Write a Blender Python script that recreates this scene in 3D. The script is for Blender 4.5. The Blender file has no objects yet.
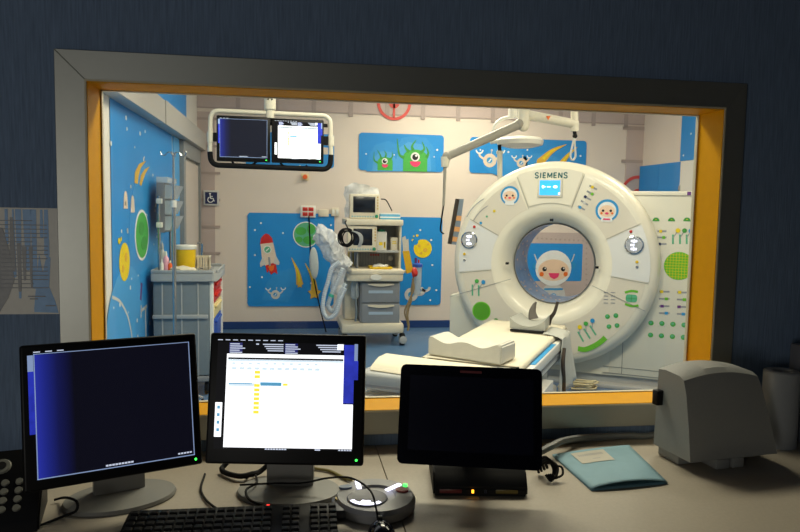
import bpy, bmesh, math, random
from mathutils import Vector, Matrix, noise
random.seed(4)
SC = bpy.context.scene
COL = SC.collection
PI = math.pi
sin, cos, rad = math.sin, math.cos, math.radians

# ------------------------------------------------------------------ materials
def lin(c):
    return tuple(((v/255)/12.92 if v/255 <= .04045 else ((v/255+.055)/1.055)**2.4) for v in c)
MATS = {}
def mat(name, rgb, rough=.5, metal=0, emit=0, var=.04, scale=30, alpha=1, bump=0, coat=0, stretch=(1,1,1), spec=.5, trans=0):
    if name in MATS: return MATS[name]
    m = bpy.data.materials.new(name); m.use_nodes = True
    nt = m.node_tree; b = nt.nodes['Principled BSDF']
    c = lin(rgb)
    tc = nt.nodes.new('ShaderNodeTexCoord'); mp = nt.nodes.new('ShaderNodeMapping')
    mp.inputs['Scale'].default_value = stretch
    nz = nt.nodes.new('ShaderNodeTexNoise'); nz.inputs['Scale'].default_value = scale; nz.inputs['Detail'].default_value = 4
    nt.links.new(tc.outputs['Object'], mp.inputs['Vector']); nt.links.new(mp.outputs['Vector'], nz.inputs['Vector'])
    rp = nt.nodes.new('ShaderNodeValToRGB')
    rp.color_ramp.elements[0].position = .25; rp.color_ramp.elements[1].position = .75
    rp.color_ramp.elements[0].color = (*[max(0, v*(1-var)) for v in c], 1)
    rp.color_ramp.elements[1].color = (*[min(1, v*(1+var)) for v in c], 1)
    nt.links.new(nz.outputs['Fac'], rp.inputs['Fac'])
    nt.links.new(rp.outputs['Color'], b.inputs['Base Color'])
    b.inputs['Roughness'].default_value = rough; b.inputs['Metallic'].default_value = metal
    b.inputs['Specular IOR Level'].default_value = spec
    b.inputs['Alpha'].default_value = alpha; b.inputs['Coat Weight'].default_value = coat
    b.inputs['Transmission Weight'].default_value = trans
    if emit:
        nt.links.new(rp.outputs['Color'], b.inputs['Emission Color']); b.inputs['Emission Strength'].default_value = emit
    if bump:
        bp = nt.nodes.new('ShaderNodeBump'); bp.inputs['Strength'].default_value = bump; bp.inputs['Distance'].default_value = .004
        nt.links.new(nz.outputs['Fac'], bp.inputs['Height']); nt.links.new(bp.outputs['Normal'], b.inputs['Normal'])
    MATS[name] = m
    return m

wallpaper = mat('blue_wallpaper', (118,138,166), .85, var=.22, scale=9, bump=.35, stretch=(22,22,1.2), spec=.2)
frame_grey = mat('frame_grey', (172,172,164), .42, metal=.72, var=.02)
liner_yellow = mat('liner_yellow', (224,160,0), .5, var=.03, spec=.1)
bead_white = mat('bead_white', (206,196,168), .4)
desk_grey = mat('desk_laminate', (174,164,148), .45, var=.05, scale=120)
dark_room = mat('control_room_paint', (70,78,92), .9)
wall_pink = mat('wall_pale_pink', (226,212,200), .7, var=.02, scale=4)
band_pink = mat('band_dusty_pink', (192,174,168), .6, var=.02)
bar_pink = mat('bar_dusty_pink', (172,156,150), .6, var=.02)
white_paint = mat('white_paint', (226,222,214), .55, var=.02)
ceil_white = mat('ceiling_white', (235,232,226), .8)
floor_blue = mat('floor_blue_vinyl', (84,118,156), .32, var=.08, scale=14, spec=.5)
base_blue = mat('skirting_blue', (22,58,118), .5)
soffit_grey = mat('soffit_grey', (182,178,172), .4, var=.02)
groove_dark = mat('groove_dark', (40,40,42), .7)
door_beige = mat('door_beige', (206,194,184), .5)
door_frame = mat('door_frame_grey', (140,142,142), .45)
mural_blue = mat('mural_blue', (24,138,214), .42, var=.04, scale=3)
mural_pale = mat('mural_pale_blue', (74,160,222), .42, var=.05, scale=5)
mural_mid = mat('mural_mid_blue', (46,146,216), .42)
st_white = mat('print_white', (232,232,230), .5)
st_cream = mat('print_cream', (226,206,186), .5)
st_yellow = mat('print_yellow', (236,206,20), .5)
st_gold = mat('print_gold', (222,176,60), .5)
st_green = mat('print_green', (70,172,72), .5)
st_lime = mat('print_lime', (104,186,38), .5, var=.12, scale=90)
st_teal = mat('print_teal', (92,178,138), .5)
st_dgreen = mat('print_deep_green', (58,150,60), .5)
st_red = mat('print_red', (204,34,34), .5)
st_coral = mat('print_coral', (214,78,70), .5)
st_orange = mat('print_orange', (236,110,24), .5)
st_pink = mat('print_pink', (232,60,112), .5)
st_black = mat('print_black', (24,22,24), .5)
st_grey = mat('print_grey', (150,152,156), .5)
st_silver = mat('print_pale_grey', (206,204,200), .5)
st_blue = mat('print_blue', (40,146,206), .5)
st_purple = mat('print_purple', (104,52,128), .5)
st_skin = mat('print_skin', (240,206,176), .5)
st_navy = mat('print_navy', (18,34,82), .5)
st_petrol = mat('lettering_petrol', (0,94,98), .5)
ct_white = mat('scanner_white', (238,231,212), .3, var=.01, scale=6, coat=.3)
ct_face = mat('scanner_face_white', (222,213,196), .35, var=.01, scale=6, coat=.2)
ct_panel = mat('scanner_inset_white', (222,217,200), .3, var=.01, coat=.2)
ct_cool = mat('scanner_cool_white', (226,225,222), .3, var=.01, coat=.2)
ct_seam = mat('scanner_seam', (120,122,122), .6)
ct_bore = mat('bore_blue', (112,148,192), .25, var=.12, scale=9)
ct_lip = mat('bore_lip_grey', (110,112,114), .3)
steel = mat('brushed_steel', (180,182,184), .25, metal=.9)
chrome = mat('chrome', (200,202,204), .12, metal=1)
cream_metal = mat('cream_metal', (226,220,202), .35)
grey_arm = mat('arm_grey', (156,152,142), .4)
white_plastic = mat('white_plastic', (228,226,218), .4)
cream_plastic = mat('cream_plastic', (224,214,192), .4)
grey_plastic = mat('grey_plastic', (136,138,142), .45)
lgrey_plastic = mat('light_grey_plastic', (172,174,174), .45)
bluegrey_plastic = mat('blue_grey_plastic', (126,136,142), .4)
drawer_grey = mat('drawer_grey', (138,142,148), .4)
sheet_white = mat('sheet_white', (226,217,194), .9, bump=.15, scale=18)
foam_grey = mat('foam_cushion', (206,202,190), .8)
holder_grey = mat('head_holder_grey', (176,176,168), .6)
fabric_grey = mat('fabric_grey', (190,190,182), .9, bump=.2)
strap_dark = mat('strap_dark', (62,52,44), .8)
strap_grey = mat('strap_grey', (104,98,92), .8)
black_plastic = mat('black_plastic', (9,9,12), .45, spec=.25)
black_matte = mat('black_matte', (13,13,16), .6, spec=.3)
black_gloss = mat('black_gloss', (8,9,18), .15, spec=.35)
rubber = mat('rubber_black', (18,18,20), .7, spec=.2)
screen_off = mat('screen_unlit', (22,26,36), .2)
screen_navy = mat('screen_navy', (13,13,27), .25, emit=.75, var=.02)
screen_ct = mat('screen_cyan', (52,168,246), .3, emit=1.0, var=.05)
lit_white = mat('screen_white', (250,252,255), .3, emit=1.25, var=0)
lit_black = mat('screen_black', (5,5,12), .45, emit=.5, spec=.2, var=0)
lit_blue = mat('screen_blue', (46,58,190), .3, emit=.7, var=.25, scale=40)
lit_deep = mat('screen_deep_blue', (34,38,120), .3, emit=.6, var=.2, scale=30)
lit_edge = mat('screen_edge_line', (150,172,214), .3, emit=.6, var=0)
lit_yellow = mat('screen_yellow', (255,222,60), .3, emit=1.0, var=0)
lit_teal = mat('screen_teal', (84,160,200), .3, emit=.8, var=0)
lit_pale = mat('screen_pale_line', (206,224,236), .3, emit=1.0, var=0)
lit_text = mat('screen_text', (205,214,235), .3, emit=.8, var=0)
led_green = mat('led_green', (60,255,80), .3, emit=3, var=0)
led_red = mat('led_red', (255,50,40), .3, emit=2.0, var=0)
led_amber = mat('led_amber', (255,170,40), .3, emit=3, var=0)
led_white = mat('led_white', (235,235,255), .3, emit=2.4, var=0)
dim_red = mat('button_dark_red', (80,18,20), .4, emit=.08)
dim_yellow = mat('button_dark_yellow', (84,70,20), .4, emit=.08)
monitor_foot = mat('monitor_foot_grey', (128,127,122), .5)
box_beige = mat('moulded_beige', (150,151,148), .55, bump=.1, scale=200)
paper = mat('paper', (205,198,186), .8)
poster_paper = mat('poster_paper', (216,212,202), .4)
poster_blue = mat('poster_blue', (120,170,222), .4, var=.12)
poster_grey = mat('poster_dark_grey', (142,142,144), .4, var=.2)
folder_blue = mat('folder_pale_blue', (128,166,180), .7)
label_cream = mat('label_cream', (190,186,172), .7)
cable_grey = mat('cable_grey', (120,122,120), .5)
cable_olive = mat('cable_olive', (138,128,70), .6)
cable_cream = mat('cable_cream', (214,200,160), .6)
yellow_plastic = mat('sharps_yellow', (228,190,24), .35, var=.05)
yellow_card = mat('pouch_yellow', (226,176,24), .5)
red_plastic = mat('red_plastic', (200,40,28), .4)
orange_plastic = mat('orange_plastic', (236,96,20), .4)
blue_plastic = mat('blue_plastic', (34,80,178), .4)
sky_pack = mat('pack_sky_blue', (92,172,214), .6)
green_plastic = mat('green_plastic', (20,130,96), .45)
pink_liquid = mat('pink_bottle', (232,170,190), .35)
wood_beige = mat('tab_orange', (232,170,110), .6)
board_grey = mat('board_blue_grey', (132,148,166), .5)
clear_wrap = mat('clear_plastic_wrap', (242,246,250), .18, alpha=.62, var=.25, scale=26, bump=.6)
clear_bin = mat('clear_bin', (220,228,232), .15, alpha=.6)
hose_clear = mat('corrugated_hose', (206,216,226), .3, alpha=.8, var=.15, scale=60)
cabinet_blue = mat('cabinet_blue', (30,132,206), .4)

def glass_mat():
    m = bpy.data.materials.new('window_glass'); m.use_nodes = True
    nt = m.node_tree; nt.nodes.clear()
    o = nt.nodes.new('ShaderNodeOutputMaterial'); mx = nt.nodes.new('ShaderNodeMixShader')
    t = nt.nodes.new('ShaderNodeBsdfTransparent'); g = nt.nodes.new('ShaderNodeBsdfGlossy'); f = nt.nodes.new('ShaderNodeMapRange'); lw = nt.nodes.new('ShaderNodeLayerWeight'); pw = nt.nodes.new('ShaderNodeMath'); pw.operation = 'POWER'; pw.inputs[1].default_value = 4
    t.inputs['Color'].default_value = (.97,.98,.975,1); g.inputs['Roughness'].default_value = .02; lw.inputs['Blend'].default_value = .5; f.inputs['To Min'].default_value = .022; f.inputs['To Max'].default_value = .6; nt.links.new(lw.outputs['Facing'], pw.inputs[0]); nt.links.new(pw.outputs[0], f.inputs['Value'])
    nt.links.new(f.outputs[0], mx.inputs[0]); nt.links.new(t.outputs[0], mx.inputs[1]); nt.links.new(g.outputs[0], mx.inputs[2])
    nt.links.new(mx.outputs[0], o.inputs[0])
    return m
GLASS = glass_mat()

# ------------------------------------------------------------------ mesh helpers
def BM(): return bmesh.new()
def obj(name, bm, m, parent=None, loc=(0,0,0), rot=(0,0,0), smooth=35, label=None):
    bmesh.ops.recalc_face_normals(bm, faces=bm.faces)
    me = bpy.data.meshes.new(name); bm.to_mesh(me); bm.free()
    me.materials.append(m)
    if smooth:
        for p in me.polygons: p.use_smooth = True
        me.set_sharp_from_angle(angle=rad(smooth))
    o = bpy.data.objects.new(name, me); COL.objects.link(o)
    o.location = loc; o.rotation_euler = rot
    if parent: o.parent = parent
    if label: o['label'] = label
    return o
def tag(o, label, cat, group=None, kind=None):
    o['label'] = label; o['category'] = cat
    if group: o['group'] = group
    if kind: o['kind'] = kind
    return o
def thing(name, label, cat, loc=(0,0,0), rz=0, group=None):
    o = bpy.data.objects.new(name, None); COL.objects.link(o); o.empty_display_size = .05
    o.location = loc; o.rotation_euler = (0,0,rz)
    return tag(o, label, cat, group)
def struct(name, bm, m, parent=None, smooth=0, label=None):
    o = obj(name, bm, m, parent, smooth=smooth)
    if not parent: o['kind'] = 'structure'
    if label: o['label'] = label
    return o
def dup(root, loc=None, rz=None, label=None):
    r = root.copy(); COL.objects.link(r)
    if loc is not None: r.location = loc
    if rz is not None: r.rotation_euler = (0,0,rz)
    if label: r['label'] = label
    for ch in root.children:
        c = ch.copy(); COL.objects.link(c); c.parent = r
        for g in ch.children:
            d = g.copy(); COL.objects.link(d); d.parent = c
    return r
def bx(bm, c, s, bev=0, rot=None, seg=2):
    r = bmesh.ops.create_cube(bm, size=1)
    vs = r['verts']
    M = Matrix.Translation(c) @ (rot.to_4x4() if rot else Matrix.Identity(4)) @ Matrix.Diagonal((*s,1))
    bmesh.ops.transform(bm, matrix=M, verts=vs)
    if bev:
        es = list({e for v in vs for e in v.link_edges})
        bmesh.ops.bevel(bm, geom=es, offset=bev, segments=seg, profile=.5, affect='EDGES')
def bb(bm, lo, hi, bev=0, seg=2):
    bx(bm, [(a+b)/2 for a,b in zip(lo,hi)], [abs(b-a) for a,b in zip(lo,hi)], bev, seg=seg)
def cyl(bm, p0, p1, r, r2=None, seg=16, caps=True):
    p0, p1 = Vector(p0), Vector(p1); d = p1-p0; r2 = r if r2 is None else r2
    q = d.to_track_quat('Z','Y'); A_, B_ = [], []
    for i in range(seg):
        a = 2*PI*i/seg; e = q @ Vector((cos(a), sin(a), 0))
        A_.append(bm.verts.new(p0+e*r)); B_.append(bm.verts.new(p1+e*r2))
    for i in range(seg):
        j = (i+1)%seg; bm.faces.new((A_[i],A_[j],B_[j],B_[i]))
    if caps: bm.faces.new(A_[::-1]); bm.faces.new(B_)
def catmull(pts, n=6):
    P = [Vector(p) for p in pts]; P = [P[0]*2-P[1]] + P + [P[-1]*2-P[-2]]; out = []
    for i in range(1, len(P)-2):
        for k in range(n):
            t = k/n; a,b,c,d = P[i-1],P[i],P[i+1],P[i+2]
            out.append(.5*((2*b)+(c-a)*t+(2*a-5*b+4*c-d)*t*t+(3*b-a-3*c+d)*t**3))
    out.append(P[-2]); return out
def tube(bm, pts, r, seg=8, sm=6, corrug=0):
    P = catmull(pts, sm) if sm else [Vector(p) for p in pts]
    rings = []; up = Vector((0,0,1))
    for i,p in enumerate(P):
        d = (P[min(i+1,len(P)-1)]-P[max(i-1,0)]).normalized()
        if i == 0:
            x = d.cross(up); x = d.cross(Vector((1,0,0))) if x.length < .05 else x
        else:
            x = x - d*x.dot(d)
        x.normalize(); y = d.cross(x)
        rr = r(i/(len(P)-1)) if callable(r) else r
        if corrug: rr *= 1+corrug*(i%2)
        rings.append([bm.verts.new(p+(x*cos(2*PI*k/seg)+y*sin(2*PI*k/seg))*rr) for k in range(seg)])
    for a,b in zip(rings, rings[1:]):
        for k in range(seg):
            j = (k+1)%seg; bm.faces.new((a[k],a[j],b[j],b[k]))
    bm.faces.new(rings[0][::-1]); bm.faces.new(rings[-1])
def lathe(bm, prof, c=(0,0,0), axis='Z', seg=48, closed=False):
    rings = []
    for r,h in prof:
        ring = []
        for i in range(seg):
            a = 2*PI*i/seg
            if axis == 'Z': p = (r*cos(a), r*sin(a), h)
            elif axis == 'Y': p = (r*cos(a), h, r*sin(a))
            else: p = (h, r*cos(a), r*sin(a))
            ring.append(bm.verts.new(Vector(c)+Vector(p)))
        rings.append(ring)
    prs = list(zip(rings, rings[1:])) + ([(rings[-1],rings[0])] if closed else [])
    for a,b in prs:
        for i in range(seg):
            j = (i+1)%seg; bm.faces.new((a[i],a[j],b[j],b[i]))
    if not closed:
        if prof[0][0] > 1e-6 and prof[0][0] < 10: pass
    return rings
def solid(bm, prof, c=(0,0,0), axis='Z', seg=32):
    R_ = lathe(bm, prof, c, axis, seg); bm.faces.new(R_[0][::-1]); bm.faces.new(R_[-1])
def ball(bm, c, r, s=(1,1,1), u=16, v=10):
    q = bmesh.ops.create_uvsphere(bm, u_segments=u, v_segments=v, radius=r)
    bmesh.ops.transform(bm, matrix=Matrix.Translation(c) @ Matrix.Diagonal((*s,1)), verts=q['verts'])
def prism(bm, pts, fn, t0, t1):
    """outline pts (a,b) pushed from t0 to t1; fn(a,b,t) gives the 3-D point"""
    A_ = [bm.verts.new(fn(a,b,t0)) for a,b in pts]; B_ = [bm.verts.new(fn(a,b,t1)) for a,b in pts]
    n = len(pts)
    bm.faces.new(A_); bm.faces.new(B_[::-1])
    for i in range(n):
        j = (i+1)%n; bm.faces.new((A_[i],B_[i],B_[j],A_[j]))
# outlines in a vertical plane (x, z)
def oc(c, r, rz=None, n=28, a0=0): return [(c[0]+r*cos(a0+2*PI*i/n), c[1]+(rz or r)*sin(a0+2*PI*i/n)) for i in range(n)]
def orr(c, w, h, r, n=5):
    r = min(r, w/2-1e-4, h/2-1e-4); out = []
    for sx,sy,a in ((1,1,0),(-1,1,PI/2),(-1,-1,PI),(1,-1,1.5*PI)):
        for k in range(n+1):
            t = a+PI/2*k/n; out.append((c[0]+sx*(w/2-r)+r*cos(t), c[1]+sy*(h/2-r)+r*sin(t)))
    return out
def obox(p, q): return [(p[0],p[1]),(q[0],p[1]),(q[0],q[1]),(p[0],q[1])]
def ostar(c, r, r2=.45, n=5, a0=PI/2): return [(c[0]+(r if k%2==0 else r*r2)*cos(a0+PI*k/n), c[1]+(r if k%2==0 else r*r2)*sin(a0+PI*k/n)) for k in range(2*n)]
def cat2(pts, n=5): return [(p.x,p.y) for p in catmull([(a,b,0) for a,b in pts], n)]
def ostroke(pts, w0, w1=None, n=5):
    P = cat2(pts, n) if n and len(pts) > 2 else list(pts)
    w1 = w0 if w1 is None else w1; L_, R_ = [], []
    for i,p in enumerate(P):
        a, b = P[max(i-1,0)], P[min(i+1,len(P)-1)]
        dx, dy = b[0]-a[0], b[1]-a[1]; l = math.hypot(dx,dy) or 1
        w = (w0+(w1-w0)*i/(len(P)-1))/2
        L_.append((p[0]-dy/l*w, p[1]+dx/l*w)); R_.append((p[0]+dy/l*w, p[1]-dx/l*w))
    return L_+R_[::-1]
def oarc(c, r, a0, a1, w, n=16): return ostroke([(c[0]+r*cos(a0+(a1-a0)*i/n), c[1]+r*sin(a0+(a1-a0)*i/n)) for i in range(n+1)], w, n=0)
def ring_loop(bm, c, r0, r1, y0, y1, n=36, rz=1):
    P = [[bm.verts.new((c[0]+r*cos(2*PI*i/n), y, c[1]+r*rz*sin(2*PI*i/n))) for i in range(n)] for r,y in ((r0,y0),(r0,y1),(r1,y1),(r1,y0))]
    for k in range(4):
        a, b = P[k], P[(k+1)%4]
        for i in range(n):
            j = (i+1)%n; bm.faces.new((a[i],a[j],b[j],b[i]))
class Print:
    """flat printed shapes on a thing whose local -y faces the room; outlines in (x, z)"""
    def __init__(s, root, cx=0, cz=0, y=0, step=.0015): s.root, s.cx, s.cz, s.y, s.step = root, cx, cz, y, step
    def __call__(s, name, m, outlines, lay=1, parent=None, rings=(), label=None):
        if name in ('arm','claw','star','glow','nebula') and len(outlines) > 1: return [s(name, m, [o], lay, parent) for o in outlines][0]
        bm = BM(); y1 = s.y - lay*s.step; y0 = y1 + s.step*.95
        for o in outlines: prism(bm, [(a-s.cx, b-s.cz) for a,b in o], lambda a,b,t: (a,t,b), y0, y1)
        for c,r0,r1 in rings: ring_loop(bm, (c[0]-s.cx, c[1]-s.cz), r0, r1, y0, y1)
        return obj(name, bm, m, parent or s.root, smooth=0, label=label)
def text(name, body, m, parent, size, loc, rot=(PI/2,0,0), bold=0, depth=.0006, sx=1):
    cu = bpy.data.curves.new(name, 'FONT'); cu.body = body; cu.size = size; cu.align_x = 'CENTER'; cu.align_y = 'CENTER'
    cu.offset = bold; cu.space_character = 1.13; cu.extrude = depth
    t = bpy.data.objects.new('tmp', cu); COL.objects.link(t)
    me = bpy.data.meshes.new_from_object(t.evaluated_get(bpy.context.evaluated_depsgraph_get()))
    bpy.data.objects.remove(t); bpy.data.curves.remove(cu)
    me.materials.clear(); me.materials.append(m); me.name = name
    o = bpy.data.objects.new(name, me); COL.objects.link(o); o.parent = parent; o.location = loc; o.rotation_euler = rot; o.scale = (sx,1,1)
    return o
def lerp(a, b, t): return tuple(x+(y-x)*t for x,y in zip(a,b))

# ------------------------------------------------------------------ camera
f_, pitch, yaw, roll, EYE = (690.0, 0.08175, 0.15647, 0.01812, 1.45)
fw = Vector((sin(yaw)*cos(pitch), cos(yaw)*cos(pitch), -sin(pitch))); r0 = Vector((cos(yaw), -sin(yaw), 0)); u0 = r0.cross(fw)
rr, uu = r0*cos(roll)+u0*sin(roll), -r0*sin(roll)+u0*cos(roll)
cd = bpy.data.cameras.new('camera'); cam = bpy.data.objects.new('camera', cd); COL.objects.link(cam)
M = Matrix((rr, uu, -fw)).transposed().to_4x4(); M.translation = (0,0,EYE); cam.matrix_world = M
cd.sensor_width = 36; cd.lens = 36*f_/800; cd.clip_start = .05
SC.camera = cam

# ------------------------------------------------------------------ the setting
X0, X1, Z0, Z1 = [-0.552, 1.333, 0.847, 1.771]
XL, XR, YB, YP0, YP1 = -1.08, 4.416, 8.3, 2.02, 2.142
Z1 += .0125
CEIL = 3.1
bm = BM()
bb(bm, (-2.6,YP0,0), (X0,YP1,CEIL)); bb(bm, (X1,YP0,0), (5.2,YP1,CEIL)); bb(bm, (X0,YP0,0), (X1,YP1,Z0)); bb(bm, (X0,YP0,Z1), (X1,YP1,CEIL))
struct('wall_front', bm, wallpaper)
# the control room
bm = BM(); bb(bm, (-2.6,-2.2,-.1), (2.6,YP0,0)); struct('floor_near', bm, mat('control_floor', (96,98,104), .6))
bm = BM(); bb(bm, (-2.6,-2.2,2.7), (2.6,YP0-.001,2.8)); struct('ceiling_near', bm, dark_room)
bm = BM(); bb(bm, (-2.7,-2.2,0), (-2.6,YP0,2.7)); struct('wall_near_left', bm, dark_room)
bm = BM(); bb(bm, (2.6,-2.2,0), (2.7,YP0,2.7)); struct('wall_near_right', bm, dark_room)
bm = BM(); bb(bm, (-2.6,-2.3,0), (2.6,-2.2,2.7)); struct('wall_near_rear', bm, dark_room)
# the window
win = bpy.data.objects.new('window_1', None); COL.objects.link(win); win['kind'] = 'structure'; win.location = (X0,YP0,Z0)
def wpart(name, bm, m, smooth=0):
    o = obj(name, bm, m, win, smooth=smooth); o.location = (-X0,-YP0,-Z0); return o
FW, FR, FB = .078, .072, .070
for nm, q in (('frame_top', [(X0-FW,Z1+FW),(X1+FR,Z1+FW),(X1,Z1),(X0,Z1)]), ('frame_bottom', [(X0,Z0),(X1,Z0),(X1+FR,Z0-FB),(X0-FW,Z0-FB)]),
              ('frame_side', [(X0-FW,Z0-FB),(X0-FW,Z1+FW),(X0,Z1),(X0,Z0)]), ('frame_side', [(X1,Z0),(X1,Z1),(X1+FR,Z1+FW),(X1+FR,Z0-FB)])):
    bm = BM(); prism(bm, q, lambda a,b,t: (a,t,b), YP0-.018, YP0-.0005)
    bmesh.ops.bevel(bm, geom=list(bm.edges), offset=.0015, segments=1, affect='EDGES'); wpart(nm, bm, frame_grey)
LT = .006
bm = BM()
bb(bm, (X0,YP0-.02,Z0), (X0+LT,YP1,Z1)); bb(bm, (X1-LT,YP0-.02,Z0), (X1,YP1,Z1)); bb(bm, (X0+LT,YP0-.02,Z1-LT), (X1-LT,YP1,Z1)); bb(bm, (X0+LT,YP0-.02,Z0), (X1-LT,YP1,Z0+LT))
wpart('reveal_liner', bm, liner_yellow)
bm = BM(); EW = .004
bb(bm, (X0-.001,YP0-.0235,Z0-.001), (X0+EW,YP0-.0202,Z1+.001)); bb(bm, (X1-EW,YP0-.0235,Z0-.001), (X1+.001,YP0-.0202,Z1+.001)); bb(bm, (X0+EW,YP0-.0235,Z1-EW), (X1-EW,YP0-.0202,Z1+.001)); bb(bm, (X0+EW,YP0-.0235,Z0-.001), (X1-EW,YP0-.0202,Z0+EW))
wpart('liner_edge', bm, bead_white)
bm = BM()
GB = YP1-.016
bb(bm, (X0+LT+.002,GB,Z0+LT), (X0+LT+.0045,YP1-.001,Z1-LT)); bb(bm, (X1-LT-.0055,GB,Z0+LT), (X1-LT-.003,YP1-.001,Z1-LT))
bb(bm, (X0+LT+.0045,GB,Z1-LT-.003), (X1-LT-.0055,YP1-.001,Z1-LT)); bb(bm, (X0+LT+.0045,GB,Z0+LT), (X1-LT-.0055,YP1-.001,Z0+LT+.003))
wpart('glazing_bead', bm, bead_white)
bm = BM(); bb(bm, (X0+LT,YP1-.010,Z0+LT), (X1-LT,YP1-.005,Z1-LT)); wpart('pane', bm, GLASS)
# the scanner room
bm = BM(); bb(bm, (XL-.1,YP1,-.1), (XR+.1,YB+.1,0)); struct('floor', bm, floor_blue)
bm = BM(); bb(bm, (XL-.1,YP1,CEIL), (XR+.1,YB+.1,CEIL+.1)); struct('ceiling', bm, ceil_white)
bm = BM(); bb(bm, (XL-.1,YP1,0), (XL,YB,CEIL)); struct('wall_left', bm, white_paint)
bm = BM(); bb(bm, (XR,YP1,0), (XR+.1,YB,CEIL)); struct('wall_right', bm, wall_pink)
bm = BM(); bb(bm, (XL-.1,YB,0), (XR+.1,YB+.1,CEIL)); struct('wall_back', bm, wall_pink)
bm = BM(); bb(bm, (XL,YB-.012,0), (XR,YB,.09), .004); struct('baseboard_back', bm, base_blue)
bm = BM(); bb(bm, (XR-.012,YP1,0), (XR,YB-.012,.09), .004); struct('baseboard_right', bm, base_blue)
# pipe-like ladder bands printed round the back wall
bm = BM(); a = (-0.883,1.521); bb(bm, (XL+.001,YB-.008,.09), (a[0],YB,2.53)); struct('trim_1', bm, band_pink)
bm = BM()
for z in (.28,.59,.90,1.21,1.52,1.83,2.14,2.45): bb(bm, (XL+.001,YB-.014,z-.014), (a[0]+.06,YB-.0085,z+.014))
struct('trim_2', bm, bar_pink)
bm = BM(); bb(bm, (XL+.001,YB-.008,2.585), (XR-.001,YB,2.86)); struct('trim_3', bm, band_pink)
bm = BM()
for k in range(12): bb(bm, (-.62+k*.435-.025,YB-.014,2.535), (-.62+k*.435+.025,YB-.0085,2.91))
bb(bm, (XL+.001,YB-.011,2.57), (XR-.001,YB-.0082,2.585))
struct('trim_4', bm, bar_pink)
a = (4.185,2.254)
bm = BM(); bb(bm, (a[0],YB-.008,.09), (XR-.001,YB,2.56)); struct('trim_5', bm, band_pink)
bm = BM()
for z in (.3,.7,1.1,1.53,1.96,2.19,2.48): bb(bm, (a[0]-.06,YB-.014,z-.018), (XR-.001,YB-.0085,z+.018))
bm.free(); bm = BM()
for py in (128.5,161.5): z = {128.5:(4.267,2.526)[1],161.5:(4.287,2.112)[1]}[py]; bb(bm, (a[0]-.06,YB-.014,z-.02), (XR-.001,YB-.0085,z+.02))
for z in (.35,.78,1.22): bb(bm, (a[0]-.06,YB-.014,z-.02), (XR-.001,YB-.0085,z+.02))
struct('trim_6', bm, bar_pink)
# sliding-door housing along the left wall, with a gap between its two covers
bm = BM(); bb(bm, (XL,YP1+.01,2.085), (-.98,5.69,2.265), .004); bb(bm, (XL,5.74,2.085), (-.98,YB-.01,2.275), .004); struct('trim_7', bm, soffit_grey)
bm = BM(); bb(bm, (XL,5.69,2.095), (-1.0,5.74,2.255)); struct('trim_8', bm, groove_dark)
bm = BM(); bb(bm, (XL,4.6,2.279), (XL+.02,7.35,2.98)); struct('trim_9', bm, mural_blue, label='blue printed panel above the left housing')
bm = BM(); bb(bm, (XL,6.61,.08), (XL+.012,6.93,2.08)); struct('trim_10', bm, mural_pale, label='pale blue strip between the mural and the door')
# door in the left wall
d = bpy.data.objects.new('door_1', None); COL.objects.link(d); d['kind'] = 'structure'; d.location = (XL,7.4,0)
bm = BM()
y0_, y1_, zt = 6.95, 8.22, 2.02
bb(bm, (0,y0_-7.4,0), (.05,y0_+.13-7.4,2.08)); bb(bm, (0,y1_-.06-7.4,0), (.05,y1_-7.4,2.08)); bb(bm, (0,y0_+.13-7.4,1.93), (.05,y1_-.06-7.4,2.08))
obj('door_frame', bm, door_frame, d, smooth=0)
bm = BM(); bb(bm, (0,y0_+.14-7.4,.01), (.03,y1_-.08-7.4,1.90), .003); lf = obj('door_leaf', bm, door_beige, d, smooth=0)
bm = BM(); tube(bm, [(.03,-.3,1.02),(.08,-.3,1.02),(.085,-.28,1.02),(.085,-.17,1.02)], .009); obj('handle', bm, chrome, lf)

# ------------------------------------------------------------------ wall murals
def mural(name, label, p, q, rad_=.04, base=mural_blue, cat='wall panel', loc_y=YB, pale=wall_pink, rz=0, x=None, group='printed murals on the back wall'):
    cx, cz = (p[0]+q[0])/2, (p[1]+q[1])/2
    root = thing(name, label, cat, (cx,loc_y,cz) if x is None else (x,cx,cz), rz, group)
    pr = Print(root, cx, cz, -.0095 if x is None else -.003, .0018)
    pr('background', base, [orr((cx,cz), abs(q[0]-p[0]), abs(q[1]-p[1]), rad_)], 1)
    return root, pr
px = .0119   # metres per photograph pixel on the back wall, for small printed shapes
def eye(pr, par, c, r, lay):
    pr('eye', st_white, [oc(c, r)], lay, par); pr('pupil', st_black, [oc((c[0]-r*.02,c[1]-r*.05), r*.66)], lay+1, par); pr('glint', st_white, [oc((c[0]+r*.2,c[1]+r*.25), r*.25)], lay+2, par)
def monster(pr, cx, w, zb, zt, tents, eye_c, er, mouth_c, mw):
    g = [(cx-w/2,zb)] + [(cx-w/2*cos(t*PI/10), zt-(w*.30)*(1-sin(t*PI/10))) for t in range(11)] + [(cx+w/2,zb)]
    m = pr('monster', st_green, [g], 3)
    for t in tents: pr('tentacle', st_dgreen, [ostroke(t, w*.14, w*.03)], 4, m)
    eye(pr, m, eye_c, er, 5)
    a, b = mouth_c
    pr('mouth', st_pink, [[(a-mw/2,b+mw*.22)] + [(a-mw/2*cos(PI*k/10), b+mw*.22-mw*.5*sin(PI*k/10)) for k in range(1,10)] + [(a+mw/2,b+mw*.22)]], 5, m)
r_, pr = mural('wall_mural', 'blue wall panel printed with two green one-eyed monsters', (0.786,2.355), (1.819,1.911))
pr('glow', mural_mid, [[(0.876,1.896),(0.909,2.093),(0.980,2.214),(1.136,2.266),(1.258,2.223),(1.306,2.307),(1.427,2.335),(1.599,2.317),(1.701,2.201),(1.732,1.918)]], 2)
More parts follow.
